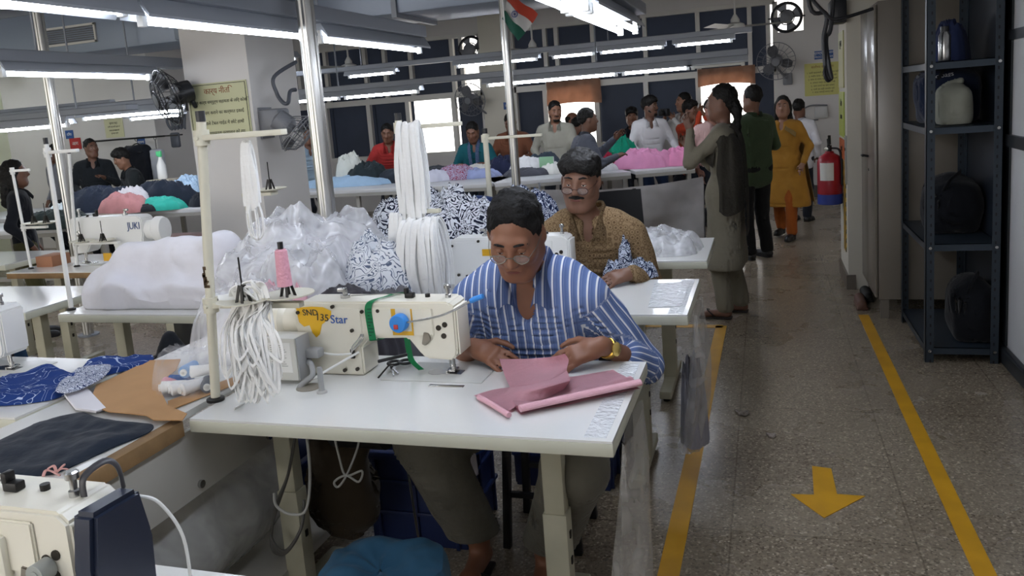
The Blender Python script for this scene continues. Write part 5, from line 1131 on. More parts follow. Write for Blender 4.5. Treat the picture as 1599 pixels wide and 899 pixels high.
far('woman in a teal top with a blue print scarf sorting garments at the far table',738,194,9.95,.1,C('teal_top','1f5f68',.1),'bun',fem=True,headpitch=.45,lean=.15,extra=x_teal,collar=False,handL=(.17,-.32,.86),handR=(-.17,-.32,.86))
far('person in a rust brown shirt bent over behind the thread stand with the cross arm',797,180,10.75,.1,C('rust_shirt','8a5a44',.12),lean=.2,headpitch=.5,handL=(.2,-.35,.86),handR=(-.2,-.35,.86))
far('bearded man in a pale khaki shirt standing behind the far table',865,163,10.15,.12,C('khaki_shirt','a3a195',.08),beard='mb',headyaw=.35,headpitch=.2,skinc='8f6650',handL=(.18,-.30,.88),handR=(-.22,-.15,.86))
far('balding man in brown seen in the bright window pane behind the bearded man',893,180,11.5,.9,C('brown_top','7a543f',.1),'bald',skinc='7a503c',headyaw=.4)
far('dark haired person in brown next to the balding man at the bright pane',902,190,10.85,.5,C('brown_top2','5c4438',.1),'volume',headyaw=.6)
far('man in a slate grey shirt reaching across the far table, seen from behind',920,176,8.62,PI/2+.5,C('slate_shirt','52555f',.1),'short',skinc='6a4a3a',lean=.3,handL=(.1,-.50,1.12),handR=(-.22,-.4,.95),hintL=(.5,-.2,-1))
far('man in a white shirt with folded pink cloth before him at the far table',1013,157,10.25,.5,C('white_shirt2','d9d8da',.05),'volume',beard='mb',headyaw=.75,skinc='6a4a3a',lean=.08,h=1.60,handL=(.25,-.28,.88),handR=(-.2,-.3,.86),legc='22304a')
far('person with black hair standing behind the man with the pink cloth',986,174,11.2,.2,C('black_top','22252b',.1),'volume',h=1.6)
far('woman in a red orange top holding a hand to her face at the far table',1076,163,10.8,.7,C('red_orange_top','b8452a',.1),'volume',skinc='7f5844',fem=True,h=1.58,collar=False,headyaw=.5,handR=(.0,-.22,1.30),handL=(.05,-.25,1.25),hintL=(.6,.2,-1),hintR=(-.6,.1,-1))
def x_cam(I): pass
Ic=far('man in a white shirt holding a camera near the far window',1068,150,11.4,-.7,C('white_shirt3','d6d4d0',.05),'short',skinc='8f6650',headyaw=-.4,handL=(.08,-.28,1.22),handR=(-.1,-.28,1.22),hintL=(.7,.1,-1),hintR=(-.7,.1,-1))
w=Ic['t'].matrix_basis@V((0,-.36,1.27)); cm=thing('camera_body','black camera held up by the man near the far window','camera',w,-.7); part(cm,'camera_housing',MB().box((0,0,.05),(.14,.06,.1),.012),blackP,local=True); part(cm,'camera_lens',MB().lathe([(.035,.0),(.038,.01),(.036,.06),(.03,.062)],(0,-.03,.045),(0,-1,0),18),blackP,local=True)
far('person in a pale pink shirt with the face half hidden by the shawl woman',1110,160,9.8,.6,C('pale_pink_shirt','c9a9a4',.08),'short',skinc='93695a',h=1.62)
far('person in a red shirt sorting clothes at the far left table',604,198,9.85,.3,C('red_shirt','b23a38',.1),'short',lean=.3,headpitch=.3,h=1.6,handL=(.25,-.35,.9),handR=(-.25,-.35,.9))
far('person in a pale blue shirt half hidden by the white pillar and bright post',480,203,9.75,.9,C('pale_blue_shirt','a9c0d2',.08),'short',lean=.25,h=1.62)
# left hall
far('man in a dark zipped jacket standing with papers behind the left cutting table',140,222,8.45,.75,C('dark_jacket','23272b',.15),'short',headyaw=.5,skinc='72503f',h=1.6,handL=(.12,-.25,1.05),handR=(-.18,-.22,.9))
far('young man in a dark shirt leaning over the clothes on the left cutting table',192,237,8.3,-.55,C('dark_shirt','262a2c',.12),'volume',headyaw=-.35,headpitch=.35,lean=.25,skinc='8a624c',h=1.58,handL=(.1,-.38,.86),handR=(-.16,-.36,.86))
far('person in a grey shirt half hidden behind the slanting post at left',84,230,8.9,-.3,C('grey_shirt','7d7f88',.1),'short',h=1.6,skinc='6d4b3b')
xl=aty(14,258,4.9); person('person with long dark hair and a black top at the left frame edge',(xl.x-.02,4.95,0),PI*.75,xl.z,'6f4c3b',.0125,fem=True,hair='long',topm=C('black_top2','1c1e24',.1),legm=C('olive_trousers','4f4d33',.1),shoem=blackP)
# ================================================================ FAR GARMENT TABLES
tan10=.16
def cut_table(x0,y0,x1,y1,depth,label,z=.75,nleg=3,rail=True):
    a=V((x0,y0,0));b=V((x1,y1,0)); d=b-a; L=d.length; rz=math.atan2(d.y,d.x); c=(a+b)/2
    t=thing('cutting_table',label,'table',(c.x,c.y,0),rz,'long garment cutting tables'); k=dict(local=True)
    part(t,'tabletop',slab(-L/2,L/2,0,depth,z-.04,z,bev=.003),mat('table_grey_white','cfd0d2',.35),**k)
    part(t,'front_rail',slab(-L/2,L/2,-.004,.03,z-.075,z-.04),mat('table_frame','9c9a94',.5),**k)
    for i in range(nleg):
        x=-L/2+.06+(L-.12)*i/(nleg-1)
        for y in (.05,depth-.05): part(t,'leg',slab(x-.022,x+.022,y-.022,y+.022,0,z-.04),MATS['table_frame'],**k)
    if rail: part(t,'lower_rail',slab(-L/2,L/2,.04,.07,.25,.29),MATS['table_frame'],**k)
    return t
Lp=[atz(477,298,.75),atz(765,287,.75),atz(815,280,.75),atz(985,268,.75),atz(990,266,.75),atz(1082,260,.75)]
cut_table(Lp[0].x-.9,Lp[0].y-.1,Lp[1].x,Lp[1].y,.8,'long far table under the pale blue and navy garments left of the striped man',nleg=5)
cut_table(Lp[1].x+.05,Lp[1].y+.02,Lp[3].x,Lp[3].y,.8,'far table with the green file behind the head of the man in brown',nleg=4)
cut_table(Lp[3].x+.05,Lp[3].y+.03,Lp[5].x+.02,Lp[5].y+.03,.8,'far table with the pink cloth beside the shawl woman',nleg=2)
a=atz(20,330,.75); LB0,LB1=atz(165,392,.75),atz(322,332,.75)
cut_table(-8.9,6.75,-5.35,7.15,1.1,'left cutting table with dark garments in front of the two dark dressed men',nleg=4)
cut_table(-8.6,5.7,-6.3,5.9,.7,'nearer left cutting table with a black garment pile behind the thread frames',nleg=3)
# garment heaps: (px,py of the base centre on the table, plane Y, rx, ry, h, colour, label)
def garment(px,Y,rx,ry,h,m,label,seed,z=.752,rz=0,fold=.4,nu=56):
    if Y>8:
        for _ in range(3):
            x=aty(px,250,Y).x; yf=Lp[0].y+(x-Lp[0].x)*(Lp[5].y-Lp[0].y)/(Lp[5].x-Lp[0].x); Y=min(max(Y,yf+ry*1.05),yf+.8-ry*1.0)
    p=aty(px,250,Y); return single('garment_pile',heap((p.x,Y,z),rx*1.05,ry*1.05,h*.85,seed,rz,.24,72,18,2.6,fs=1.7),m,label,'garment pile',group='garment piles on the cutting tables')
G=[(540,8.95,.62,.24,.12,C('sky_blue','a3c1dc',.1),'sky blue garments along the front edge of the long far table'),
(640,9.35,.75,.26,.17,C('charcoal','2b323c',.2),'dark charcoal garments behind the sky blue ones on the long far table'),
(570,9.45,.28,.22,.26,C('dark_teal_pile','2a3438',.2),'tall dark garment pile beside the bright metal post'),
(545,9.75,.2,.15,.38,C('white_green','d9ddd6',.08),'white garments hanging over the tall dark pile on the long far table'),
(640,9.72,.18,.15,.22,C('pale_grey_pile','c9c9c2',.08),'pale grey garments under the hands of the person in the red shirt'),
(675,9.0,.24,.18,.13,C('lavender_white','d3d4e2',.06),'white lavender garment pile left of the blue and red print garments'),
(712,9.08,.22,.17,.17,print_mat('red_print','b5bcd8','8d3148',14,.45),'blue garments with red print on the far table'),
(738,9.15,.30,.17,.11,C('periwinkle','9aa5cc',.15),'periwinkle blue garments right of the red print'),
(752,9.5,.22,.15,.14,C('offwhite','d5d3cb',.06),'off white garments in front of the woman in teal'),
(683,9.6,.30,.2,.14,C('dark_green_grey','3b4440',.2),'dark green grey folded garments near the bright window pane'),
(786,9.5,.22,.16,.22,C('navy_pile','252a44',.15),'navy garments behind the second metal post'),
(822,9.3,.22,.16,.20,C('white_pile','e4e4e6',.05),'white crumpled garments left of the green file'),
(845,9.8,.28,.18,.22,C('slate_pile','3a4450',.2),'slate garments in front of the bearded man'),
(862,9.2,.16,.14,.13,C('white_pile2','e1e1dc',.05),'small white garment right below the green file'),
(820,9.1,.28,.14,.09,C('dark_grey_pile','4e4f57',.2),'flat dark grey bundle at the front edge by the second metal post'),
(943,9.5,.16,.15,.2,C('crimson','8f1f38',.15),'crimson cloth heap left of the green satin cloth'),
(972,9.65,.18,.15,.34,C('green_satin','12896a',.3),'shiny green satin cloth beside the man in the white shirt'),
(946,9.2,.14,.1,.08,C('grey_white_p','c3c3c6',.1),'small grey white cloth below the crimson heap'),
(1005,9.38,.34,.2,.21,C('pink_heap','d58fb4',.1),'pink cloth heap before the man in the white shirt'),
(1062,9.5,.21,.18,.2,C('pink_heap2','d98ab0',.1),'smaller pink cloth heap in front of the woman in red')]
for k,(px,Y,rx,ry,h,m,l) in enumerate(G): garment(px,Y,rx,ry,h,m,l,100+k)
gf=aty(854,262,9.15); fl=thing('document_file','pale green file standing upright on the far table','file',(gf.x,9.15,.75)); part(fl,'cover',MB().box((gf.x,9.15,.85),(.17,.03,.20),.004),mat('file_green','86b28e',.5)); part(fl,'pages',MB().box((gf.x+.004,9.15,.85),(.17,.02,.19)),mat('white_paper','e9e7ec',.7))
bt=aty(950,220,9.75); b_=thing('water_bottle','pale steel water bottle beside the green satin cloth','bottle',(bt.x,9.75,.75)); part(b_,'bottle_body',MB().lathe([(.033,0),(.036,.01),(.036,.2),(.02,.24)],(bt.x,9.75,.76),seg=18),mat('bottle_cream','d5d2b4',.3)); part(b_,'cap',MB().cyl((bt.x,9.75,1.0),(bt.x,9.75,1.04),.018,seg=14),steel)
H=[(185,7.05,.30,.2,.2,C('salmon','c98d8d',.15),'salmon pink garments at the front of the left cutting table'),(200,7.3,.27,.18,.24,C('white_l','e2dfe3',.05),'white garments behind the salmon pink ones on the left cutting table'),
(152,7.35,.50,.26,.27,C('navy_l','2c3546',.2),'navy garments in front of the man in the dark jacket'),(250,7.5,.5,.22,.27,C('navy_l2','262d3a',.2),'long dark navy garment pile at the right of the left cutting table'),(243,7.15,.28,.14,.13,C('turquoise','3bb5a2',.1),'turquoise folded garment on the left cutting table'),
(288,7.6,.28,.18,.3,print_mat('pale_blue_l','b9cfe2','8fabc9',18,.6),'pale blue garment pile by the pillar on the left cutting table'),(310,7.35,.16,.14,.14,C('black_l','23272e',.1),'small black garment at the right end of the left cutting table'),(222,7.05,.16,.1,.08,C('black_l2','2a2d33',.1),'small dark garment between the salmon and turquoise garments'),
(72,6.0,.42,.2,.16,C('black_green','1f2826',.15),'black garment pile on the nearer left cutting table'),(84,6.25,.16,.12,.2,C('white_cyan','dbe6ea',.05),'small white bundle on top of the black garment pile')]
for k,(px,Y,rx,ry,h,m,l) in enumerate(H): garment(px,Y,rx,ry,h,m,l,140+k)
sp=aty(250,280,7.9); s_=thing('spray_bottle','white spray bottle with a green nozzle on the left cutting table','spray bottle',(sp.x,7.95,.75)); part(s_,'bottle_body',MB().lathe([(.05,0),(.055,.02),(.05,.16),(.02,.24),(.018,.27)],(sp.x,7.95,.752+.27),seg=18),whiteM); part(s_,'nozzle',MB().box((sp.x-.01,7.95,.752+.57),(.07,.03,.06),.008).cyl((sp.x,7.95,.752+.53),(sp.x,7.95,.752+.56),.022),mat('nozzle_green','4fbf7c',.4))
single('carton',slab(sp.x-.16,sp.x+.16,7.85,8.05,.752,1.02,bev=.003),mat('pale_card','b9b09d',.7),'pale carton under the green nozzled spray bottle','carton')
# grey sheet slung along the front of the far tables
a=aty(838,296,8.0); b2=aty(1098,276,8.0); m=MB()
def f(u,v):
    x=a.x+(b2.x-a.x)*u; top=a.z+(b2.z-a.z)*u-.05*math.sin(u*PI); bot=top-.50-.10*u
    return V((x,8.0+.06*math.sin(u*14+v*4)*(.3+v)+.03*noise.noise(V((u*9,v*5,1)))-.10*v,top+(bot-top)*v))
m.grid(f,70,24,.006); 
single('grey_sheet',m,cloth('grey_sheet','b5b2b0',.1,5,.3),'grey sheet slung in front of the far tables behind the man in brown','sheet')
for px,l in ((842,'thin post holding the left end of the grey sheet'),(1097,'thin post holding the right end of the grey sheet')):
    p=aty(px,290,8.06); single('sheet_post',MB().cyl((p.x,8.07,0),(p.x,8.07,p.z+.03),.012,seg=10),greyM,l,'post')
cp=aty(968,320,5.2); chair(cp.x,5.2,.5,'dark chair whose back shows beside the shoulder of the man in brown','2a2b2e',.50)
# ================================================================ NOTICES
def notice(name,label,o,u,w,h,m,lines,title=None,cat='notice',th=.008,ink=None,tink=None,frame=None,group=None):
    o=V(o);u=V(u).normalized();v=V((0,0,1));n=u.cross(v)
    t=thing(name,label,cat,o,0,group); part(t,'board',MB().prism([(-w/2,-h/2),(w/2,-h/2),(w/2,h/2),(-w/2,h/2)],o,u,v,th,.001),m,False)
    e=o+n*(th+.001)
    if frame:
        mb=MB(); q=[(-1,-1),(1,-1),(1,1),(-1,1)]
        for i in range(4):
            p0,p1=q[i],q[(i+1)%4]; mb.bar(e+u*p0[0]*(w/2-.012)+v*p0[1]*(h/2-.012),e+u*p1[0]*(w/2-.012)+v*p1[1]*(h/2-.012),.004,.002,0,n)
        part(t,'border',mb,frame,False)
    if title: 
        s,z,sz=title; part(t,'title_lettering',text_mb(s,sz,e+v*z,u,v),tink or inkR,False)
    for s,z,sz in lines: part(t,'lettering',text_mb(s,sz,e+v*z,u,v),ink or inkD,False)
    return t
pp=[aty(312,151,pily),aty(397,205,pily)]; pc=(aty(352,178,pily)); w=.47
notice('wall_notice','yellow Hindi notice with a rust title on the white pillar',(pilx0+.265,pily-.001,1.68),(1,0,0),.50,.40,signY,[('हम इस कार्य सम्पूर्ण सहायता के लिए कोशि',.065,.030),('श्रम, काम कराने का कार्यरत इकाई',-.01,.032),('करने वाले टेबल गाईड में छोटे हाथों',-.085,.032),('सम्मान गुणवत्ता प्रशासन को हम',-.155,.032)],('कार्य नीति',.14,.055),frame=inkD)
notice('wall_notice','yellow Hindi notice with numbered lines on the far wall by the aisle',(.765,YB-.001,1.60),(1,0,0),.46,.44,mat('sign_yellow2','cfcb7a',.6),[('1. सभी कर्मचारी समय का पालन करें',.09,.03),('2. मशीन साफ और सुरक्षित रखें',.045,.03),('3. काम के समय पहचान पत्र पहनें',0,.03),('4. आपात मार्ग को खाली रखें',-.045,.03),('5. आग लगने पर घंटी बजाएं',-.09,.03),('6. पानी का सही उपयोग करें',-.135,.03),('7. साफ सफाई बनाए रखें',-.175,.03)],('कारीगर के निर्देश',.165,.045))
notice('wall_sign','blue and white sign above the yellow notice on the far wall',(.785,YB-.001,1.925),(1,0,0),.24,.11,signB,[('सुरक्षित स्थान',.025,.045),('FIRE EXIT' if False else 'PROCESS AREA',-.027,.034)],None,'sign',ink=whiteM)
for k,(y,z0,z1,m,l,lines) in enumerate(((7.0,1.50,1.92,mat('poster_olive','a9a670',.5),'olive poster at the top of the aisle column',[('सूचना',.12,.07)]),(6.98,1.13,1.47,mat('poster_green','a5b24a',.5),'yellow green poster on the aisle column',[('नियम',.08,.06),('सावधान',-.02,.05)]),(6.98,.96,1.11,mat('poster_orange','c4622f',.5),'small orange poster on the aisle column above the striped strip',[('ध्यान दें',.0,.05)]))):
    notice('column_poster',l,(.569,6.86,(z0+z1)/2),(0,-1,0),.40,z1-z0,m,lines,None,'poster')
hz=mat('hazard_strip','d6a81a',.5); N_,L_,b_2=nodes(hz); tc=N_.new('ShaderNodeTexCoord'); wv=N_.new('ShaderNodeTexWave'); wv.bands_direction='DIAGONAL'; wv.inputs['Scale'].default_value=9
L_(tc.outputs['Object'],wv.inputs['Vector']); r=ramp(N_,[(0,'17171a'),(.5,'d6a81a')],'CONSTANT'); L_(wv.outputs['Fac'],r.inputs['Fac']); L_(r.outputs['Color'],b_2.inputs['Base Color'])
single('hazard_strip',slab(.566,.5695,6.62,6.80,.26,.95),hz,'black and yellow striped strip on the aisle column behind the fire extinguisher','strip')
notice('column_poster','small grey notice at the edge of the aisle column',(.569,6.57,.97),(0,-1,0),.10,.36,mat('poster_grey','9a9a94',.5),[('सूचना',.08,.03)],None,'poster')
# fire extinguisher
ec=V((.475,6.90,.56)); ec=V((.475,6.90,.60)); ex=thing('fire_extinguisher','red fire extinguisher with a blue base hanging on the aisle column','fire extinguisher',ec)
redE=mat('extinguisher_red','a3202f',.35); ec2=tuple(ec)
part(ex,'cylinder',MB().lathe([(.09,.10),(.092,.12),(.092,.44),(.075,.49),(.035,.52),(.03,.54)],ec2,seg=32),redE); part(ex,'base_band',MB().lathe([(.088,.0),(.093,.005),(.093,.105),(.091,.106)],ec2,seg=32),mat('band_blue','2a3f95',.4))
part(ex,'valve',MB().cyl(ec+V((0,0,.53)),ec+V((0,0,.60)),.018,seg=14).bar(ec+V((-.005,-.02,.60)),ec+V((-.005,.05,.66)),.02,.014,.003).bar(ec+V((0,-.03,.61)),ec+V((0,.0,.70)),.022,.018,.003),blackP); part(ex,'gauge',MB().lathe([(.016,-.004),(.018,0),(.018,.008),(.002,.009)],ec+V((-.022,-.02,.565)),(-.5,-1,0),16),steel)
part(ex,'hose',MB().tube(catmull([ec+V((.02,0,.57)),ec+V((.07,-.05,.55)),ec+V((.085,-.06,.4)),ec+V((.085,-.06,.2))],6),.010,8),blackP)
lb=MB().lathe([(.0935,.25),(.0935,.43)],ec2,seg=48); bm=lb.bm; bmesh.ops.delete(bm,geom=[f for f in bm.faces if len(f.verts)>4 or not (-2.5<math.atan2(f.calc_center_median().y-ec.y,f.calc_center_median().x-ec.x)<-1.25)],context='FACES'); part(ex,'label',lb,mat('label_white','e4e4e0',.5))
part(ex,'wall_bracket',MB().bar(ec+V((.05,0,.48)),V((.57,6.9,1.04)),.03,.02).bar(ec+V((.05,0,.12)),V((.57,6.9,.68)),.03,.02),blackP)
ex.scale=(1,1,.77)
# ================================================================ RACK, CABINET, BAGS
rx0,rx1,ry0,ry1=.80,1.155,4.77,5.60; rz1=2.25
rackSM=mat('rack_slotted','2c353e',.4,metal=.3); N_,L_,b_2=nodes(rackSM); tc=N_.new('ShaderNodeTexCoord'); sx_=N_.new('ShaderNodeSeparateXYZ'); L_(tc.outputs['Object'],sx_.inputs[0])
def MN(op,a,b=None):
    n=N_.new('ShaderNodeMath'); n.operation=op
    for i,v in enumerate((a,b)):
        if v is None: continue
        if isinstance(v,(int,float)): n.inputs[i].default_value=v
        else: L_(v,n.inputs[i])
    return n.outputs[0]
band=MN('LESS_THAN',MN('ABSOLUTE',MN('SUBTRACT',MN('ABSOLUTE',sx_.outputs[0]),.1515)),.004); row=MN('LESS_THAN',MN('FRACT',MN('MULTIPLY',sx_.outputs[2],20)),.32)
mx_=N_.new('ShaderNodeMix'); mx_.data_type='RGBA'; mx_.inputs[6].default_value=lin('2c353e'); mx_.inputs[7].default_value=lin('0c0d10'); L_(MN('MULTIPLY',band,row),mx_.inputs[0]); L_(mx_.outputs[2],b_2.inputs['Base Color'])
rk=thing('steel_rack','dark slotted steel rack with shelves beside the right partition','rack',((rx0+rx1)/2,(ry0+ry1)/2,0))
for x,sx in ((rx0,1),(rx1,-1)):
    for y,sy in ((ry0,1),(ry1,-1)):
        m=slab(min(x,x+sx*.042),max(x,x+sx*.042),min(y,y+sy*.004),max(y,y+sy*.004),0,rz1); slab(min(x,x+sx*.004),max(x,x+sx*.004),min(y,y+sy*.042),max(y,y+sy*.042),0,rz1,m); part(rk,'upright',m,rackSM,False)
for z in (.085,.655,1.275,1.61):
    m=slab(rx0+.004,rx1-.004,ry0+.004,ry1-.004,z-.004,z); 
    for y in (ry0+.006,ry1-.006): slab(rx0+.004,rx1-.004,y-.002,y+.002,z-.038,z,m)
    for x in (rx0+.006,rx1-.006): slab(x-.002,x+.002,ry0+.004,ry1-.004,z-.038,z,m)
    s_=part(rk,'shelf',m,mat('rack_shelf','323c46',.35,metal=.3),False); m=MB()
    for x in (rx0+.022,rx1-.022): m.cyl((x,ry0+.002,z-.02),(x,ry0-.008,z-.02),.008,seg=10)
    part(s_,'bolt',m,steel)
part(rk,'back_panel',slab(rx1+.003,rx1+.006,ry0+.05,ry1,.03,rz1),mat('rack_panel','1d242e',.5),False)
cx0,cy0,cy1=.655,5.66,6.40; cabM=mat('cabinet_beige','766f65',.28,spec=.7,nz=(3,.08))
cab=thing('steel_cabinet','tall glossy beige steel cabinet between the column and the dark rack','cabinet',(.9,6.0,0))
part(cab,'carcass',slab(cx0+.022,1.17,cy0,cy1,.13,2.02,bev=.004),cabM); 
dr=part(cab,'door',slab(cx0,cx0+.02,cy0+.37,cy1-.004,.14,2.0,bev=.008),cabM); dr2=part(cab,'door',slab(cx0,cx0+.02,cy0+.004,cy0+.366,.14,2.0,bev=.008),cabM)
part(dr2,'handle',MB().tube(catmull([(cx0,cy0+.31,1.04),(cx0-.04,cy0+.31,1.05),(cx0-.04,cy0+.26,1.05)],5),.008,8),blackP)
part(dr2,'keyhole',MB().cyl((cx0-.003,cy0+.31,.95),(cx0,cy0+.31,.95),.01,seg=12),darkM)
for x in (cx0+.06,1.12):
    for y in (cy0+.04,cy1-.04): part(cab,'leg',slab(x-.025,x+.025,y-.025,y+.025,0,.13),cabM)
for k,(x,y,z,l) in enumerate(((.66,6.2,.0,'worn dark shoe on the floor under the steel cabinet edge'),(.60,5.98,.0,'brown sandal on the floor beside the steel cabinet'))):
    m=MB().sdf([CAP((x,y-.09,.035),(x,y+.09,.04),.032,.036,.03),BOX((x,y,.01),(.03,.11,.003),None,.007,.01)],.008); single('shoe',m,mat('shoe_%d'%k,('1b1a19','5b3d30')[k],.6),l,'shoe')
def bag(name,c,r,m,label,cat,seed=1,extra=None):
    c=V(c); t=thing(name,label,cat,(c.x,c.y,c.z-r[2])); mb=MB().sdf([ELL(c,r,None,.03),BOX(c+V((0,0,-.2*r[2])),(r[0]*.62,r[1]*.62,r[2]*.6),None,.04,.1)],.012).noise(.018,8,seed)
    for v in mb.bm.verts: v.co.z=max(v.co.z,c.z-r[2])
    part(t,'bag_body',mb,m,smooth='all'); 
    if extra: extra(t,c,r)
    return t
bkM=cloth('black_bagcloth','14161b',.2); nvM=cloth('navy_bagcloth','1a2236',.2)
def strapx(t,c,r): part(t,'strap',MB().tube(catmull([c+V((-.5*r[0],-.9*r[1],.5*r[2])),c+V((-.3*r[0],-1.1*r[1],.9*r[2])),c+V((.2*r[0],-.6*r[1],1.12*r[2])),c+V((.3*r[0],0,.98*r[2]))],6),.012,8,flat=.5),bkM)
def bpx(t,c,r):
    strapx(t,c,r); part(t,'lettering',text_mb('skybags',.036,c+V((-.055,-r[1]*.86-.012,.62*r[2])),(1,0,.12),(-.12,0,1)),mat('letter_grey','a4a6aa',.5)); part(t,'pocket',MB().box(c+V((-.02,-r[1]*.93,-.3*r[2])),(r[0]*1.2,.05,.035),.01),nvM)
bag('backpack',(.975,5.2,1.28+.16),(.15,.2,.16),nvM,'dark navy backpack on the shelf behind the pale cloth bag','backpack',2,bpx)
bag('cloth_bag',(.955,4.93,1.28+.108),(.047,.06,.108),cloth('pale_bagcloth','8b8c80',.1),'pale grey cloth bag standing on the upper rack shelf','bag',3,lambda t,c,r:part(t,'tied_neck',MB().sdf([CAP(c+V((-.02,0,.09)),c+V((.03,0,.115)),.028,.02,.02)],.008).noise(.008,25,2),cloth('pale_bagcloth','8b8c80'),smooth='all'))
bag('backpack',(1.0,5.2,.66+.16),(.13,.16,.16),bkM,'black bag leaning on the lower middle rack shelf','bag',5,strapx)
bag('backpack',(1.06,4.98,.09+.18),(.085,.14,.18),bkM,'black bag with a pale buckle on the lowest rack shelf','bag',6,lambda t,c,r:(strapx(t,c,r),part(t,'buckle',MB().box(c+V((.01,-r[1]*.7,.8*r[2])),(.04,.02,.02),.004),steel)))
single('wrapped_item',heap((.98,5.15,1.612),.1,.14,.18,81,0,.3),cloth('blue_wrap','27304f',.1),'dark blue cloth bundle on the topmost rack shelf','bundle')
h=thing('tiffin_box','small shiny steel flask on the topmost rack shelf','flask',(.90,4.86,1.612)); part(h,'flask_body',MB().lathe([(.028,0),(.03,.005),(.03,.13),(.02,.15)],(.90,4.86,1.612),seg=18),steel); part(h,'cap',MB().cyl((.90,4.86,1.762),(.90,4.86,1.79),.02,seg=14),blackP)
# ================================================================ FANS
def fan_head(t,c,axis,R,cm,blades=3,depth=.09,bm_=None,guard=True):
    c=V(c); z=V(axis).normalized(); x=z.orthogonal().normalized(); y=z.cross(x)
    part(t,'motor',MB().lathe([(.02,-.16),(.075,-.14),(.08,-.04),(.05,-.01)],c,z,20),bm_ or cm)
    for k in range(blades):
        a=k*2*PI/blades; d=x*math.cos(a)+y*math.sin(a); n=z.cross(d); m=MB(); 
        def f(u,v): r=.05+(R*.86-.05)*u; w=R*.42*math.sin(.35+u*2.2)*(v-.5)*1.3; return c+z*.03+d*r+n*w+z*(v-.5)*.06
        m.grid(f,10,6,.004); part(t,'blade',m,cm)
    if guard:
        m=MB()
        for rr,o in ((R,0),(R,.02),(R*.66,depth*.8),(R*.33,depth)): m.torus(c+z*(o+.02),rr,.004,z,32,5)
        for k in range(22):
            a=k*2*PI/22; d=x*math.cos(a)+y*math.sin(a); m.tube([c+d*R-z*.0+z*.02,c+d*R*.66+z*(depth*.8+.02),c+d*.05+z*(depth+.02)],.0022,4); m.tube([c+d*R+z*.02,c+d*R*.6-z*.05,c+d*.07-z*.07],.0022,4)
        m.lathe([(.05,depth+.018),(.05,depth+.026),(.001,depth+.028)],c,z,18); part(t,'guard',m,cm)
def wall_fan(label,c,axis,R,cm,mount):
    t=thing('wall_fan',label,'fan',mount); fan_head(t,c,axis,R,cm); part(t,'arm',MB().tube(catmull([V(c)-V(axis).normalized()*.12,V(c)-V(axis).normalized()*.16+V((0,0,-.12)),V(mount)],6),.016,8),cm); part(t,'wall_mount',MB().box(mount,(.12,.05,.16),.01),cm); return t
fb=mat('fan_black','1f2126',.4); fg=mat('fan_grey','75777c',.4)
wc=aty(268,150,4.85); wall_fan('black wall fan on the left corner of the white pillar',wc,(-.55,-.8,-.25),.20,fb,(pilx0-.03,pily+.1,1.78))
wc=aty(428,215,5.1); t=thing('oscillating_fan','grey fan seen edge on at the right side of the white pillar','fan',(pilx1+.04,pily+.2,1.5))
fan_head(t,(pilx1+.24,pily+.1,1.50),(.75,.3,-.75),.15,fg); part(t,'motor_housing',MB().box((pilx1+.09,pily+.12,1.58),(.16,.16,.17),.02),fg); part(t,'wall_mount',slab(pilx1,pilx1+.02,pily+.05,pily+.2,1.46,1.68,bev=.003),fg)
for px,py,l,R in ((735,155,'grey wall fan beside the cream pier above the woman in teal',.25),(1212,95,'grey wall fan high by the far wall corner',.25)):
    c=aty(px,py,YB-.35); wall_fan(l,c,(-.1,-1,-.2),R,fg,(c.x+.15,YB-.03,c.z-.25))
def ceil_fan(px,py,Y,label,rot=0,R=.55):
    c=aty(px,py,Y); t=thing('ceiling_fan',label,'fan',(c.x,Y,c.z),0,'white ceiling fans'); W=mat('fan_white','d4d4d0',.35)
    part(t,'down_rod',MB().cyl((c.x,Y,c.z+.05),(c.x,Y,CZ),.012,seg=10).lathe([(.05,0),(.05,.03),(.015,.09)],(c.x,Y,c.z+.05),seg=20),W); part(t,'motor',MB().lathe([(.05,-.05),(.10,-.03),(.11,.0),(.10,.03),(.03,.055)],(c.x,Y,c.z),seg=28),W)
    for k in range(3):
        a=rot+k*2*PI/3; d=V((math.cos(a),math.sin(a),0)); n=V((-d.y,d.x,0)); m=MB(); m.grid(lambda u,v:V((c.x,Y,c.z))+d*(.1+(R-.1)*u)+n*(v-.5)*(.10+.04*u)+V((0,0,(v-.5)*.03)),10,5,.004); part(t,'blade',m,W)
    return t
ceil_fan(545,105,10.2,'white ceiling fan left of the bright metal post end',.2,.75); ceil_fan(832,80,9.9,'white ceiling fan right of the tricolour flag',.3,.62); ceil_fan(1148,42,9.9,'white ceiling fan near the far wall at the upper right',.1,.62)
for px,py,l in ((735,72,'round exhaust fan in the bright upper window pane at the cream pier'),(1228,18,'round exhaust fan in the bright upper pane at the far wall corner')):
    c=aty(px,py,YB-.02); c.z=min(c.z,2.47); t=thing('exhaust_fan',l,'fan',c,0,'exhaust fans in the upper panes'); m=MB().torus(c,.19,.022,(0,1,0)).torus(c,.10,.008,(0,1,0)); part(t,'ring',m,fb); part(t,'motor',MB().lathe([(.02,-.05),(.085,-.04),(.09,.05),(.03,.07)],c+V((0,-.04,0)),(0,-1,0),22),fg)
    for k in range(4):
        a=k*PI/2+.4; d=V((math.cos(a),0,math.sin(a))); n=V((-d.z,0,d.x)); part(t,'blade',MB().grid(lambda u,v:c+d*(.06+.11*u)+n*(v-.5)*.10*(.5+u)+V((0,(v-.5)*.05,0)),6,5,.003),fg)
    part(t,'mount_bar',MB().bar(c+V((-.24,-.0,0)),c+V((.24,0,0)),.02,.02),fb)
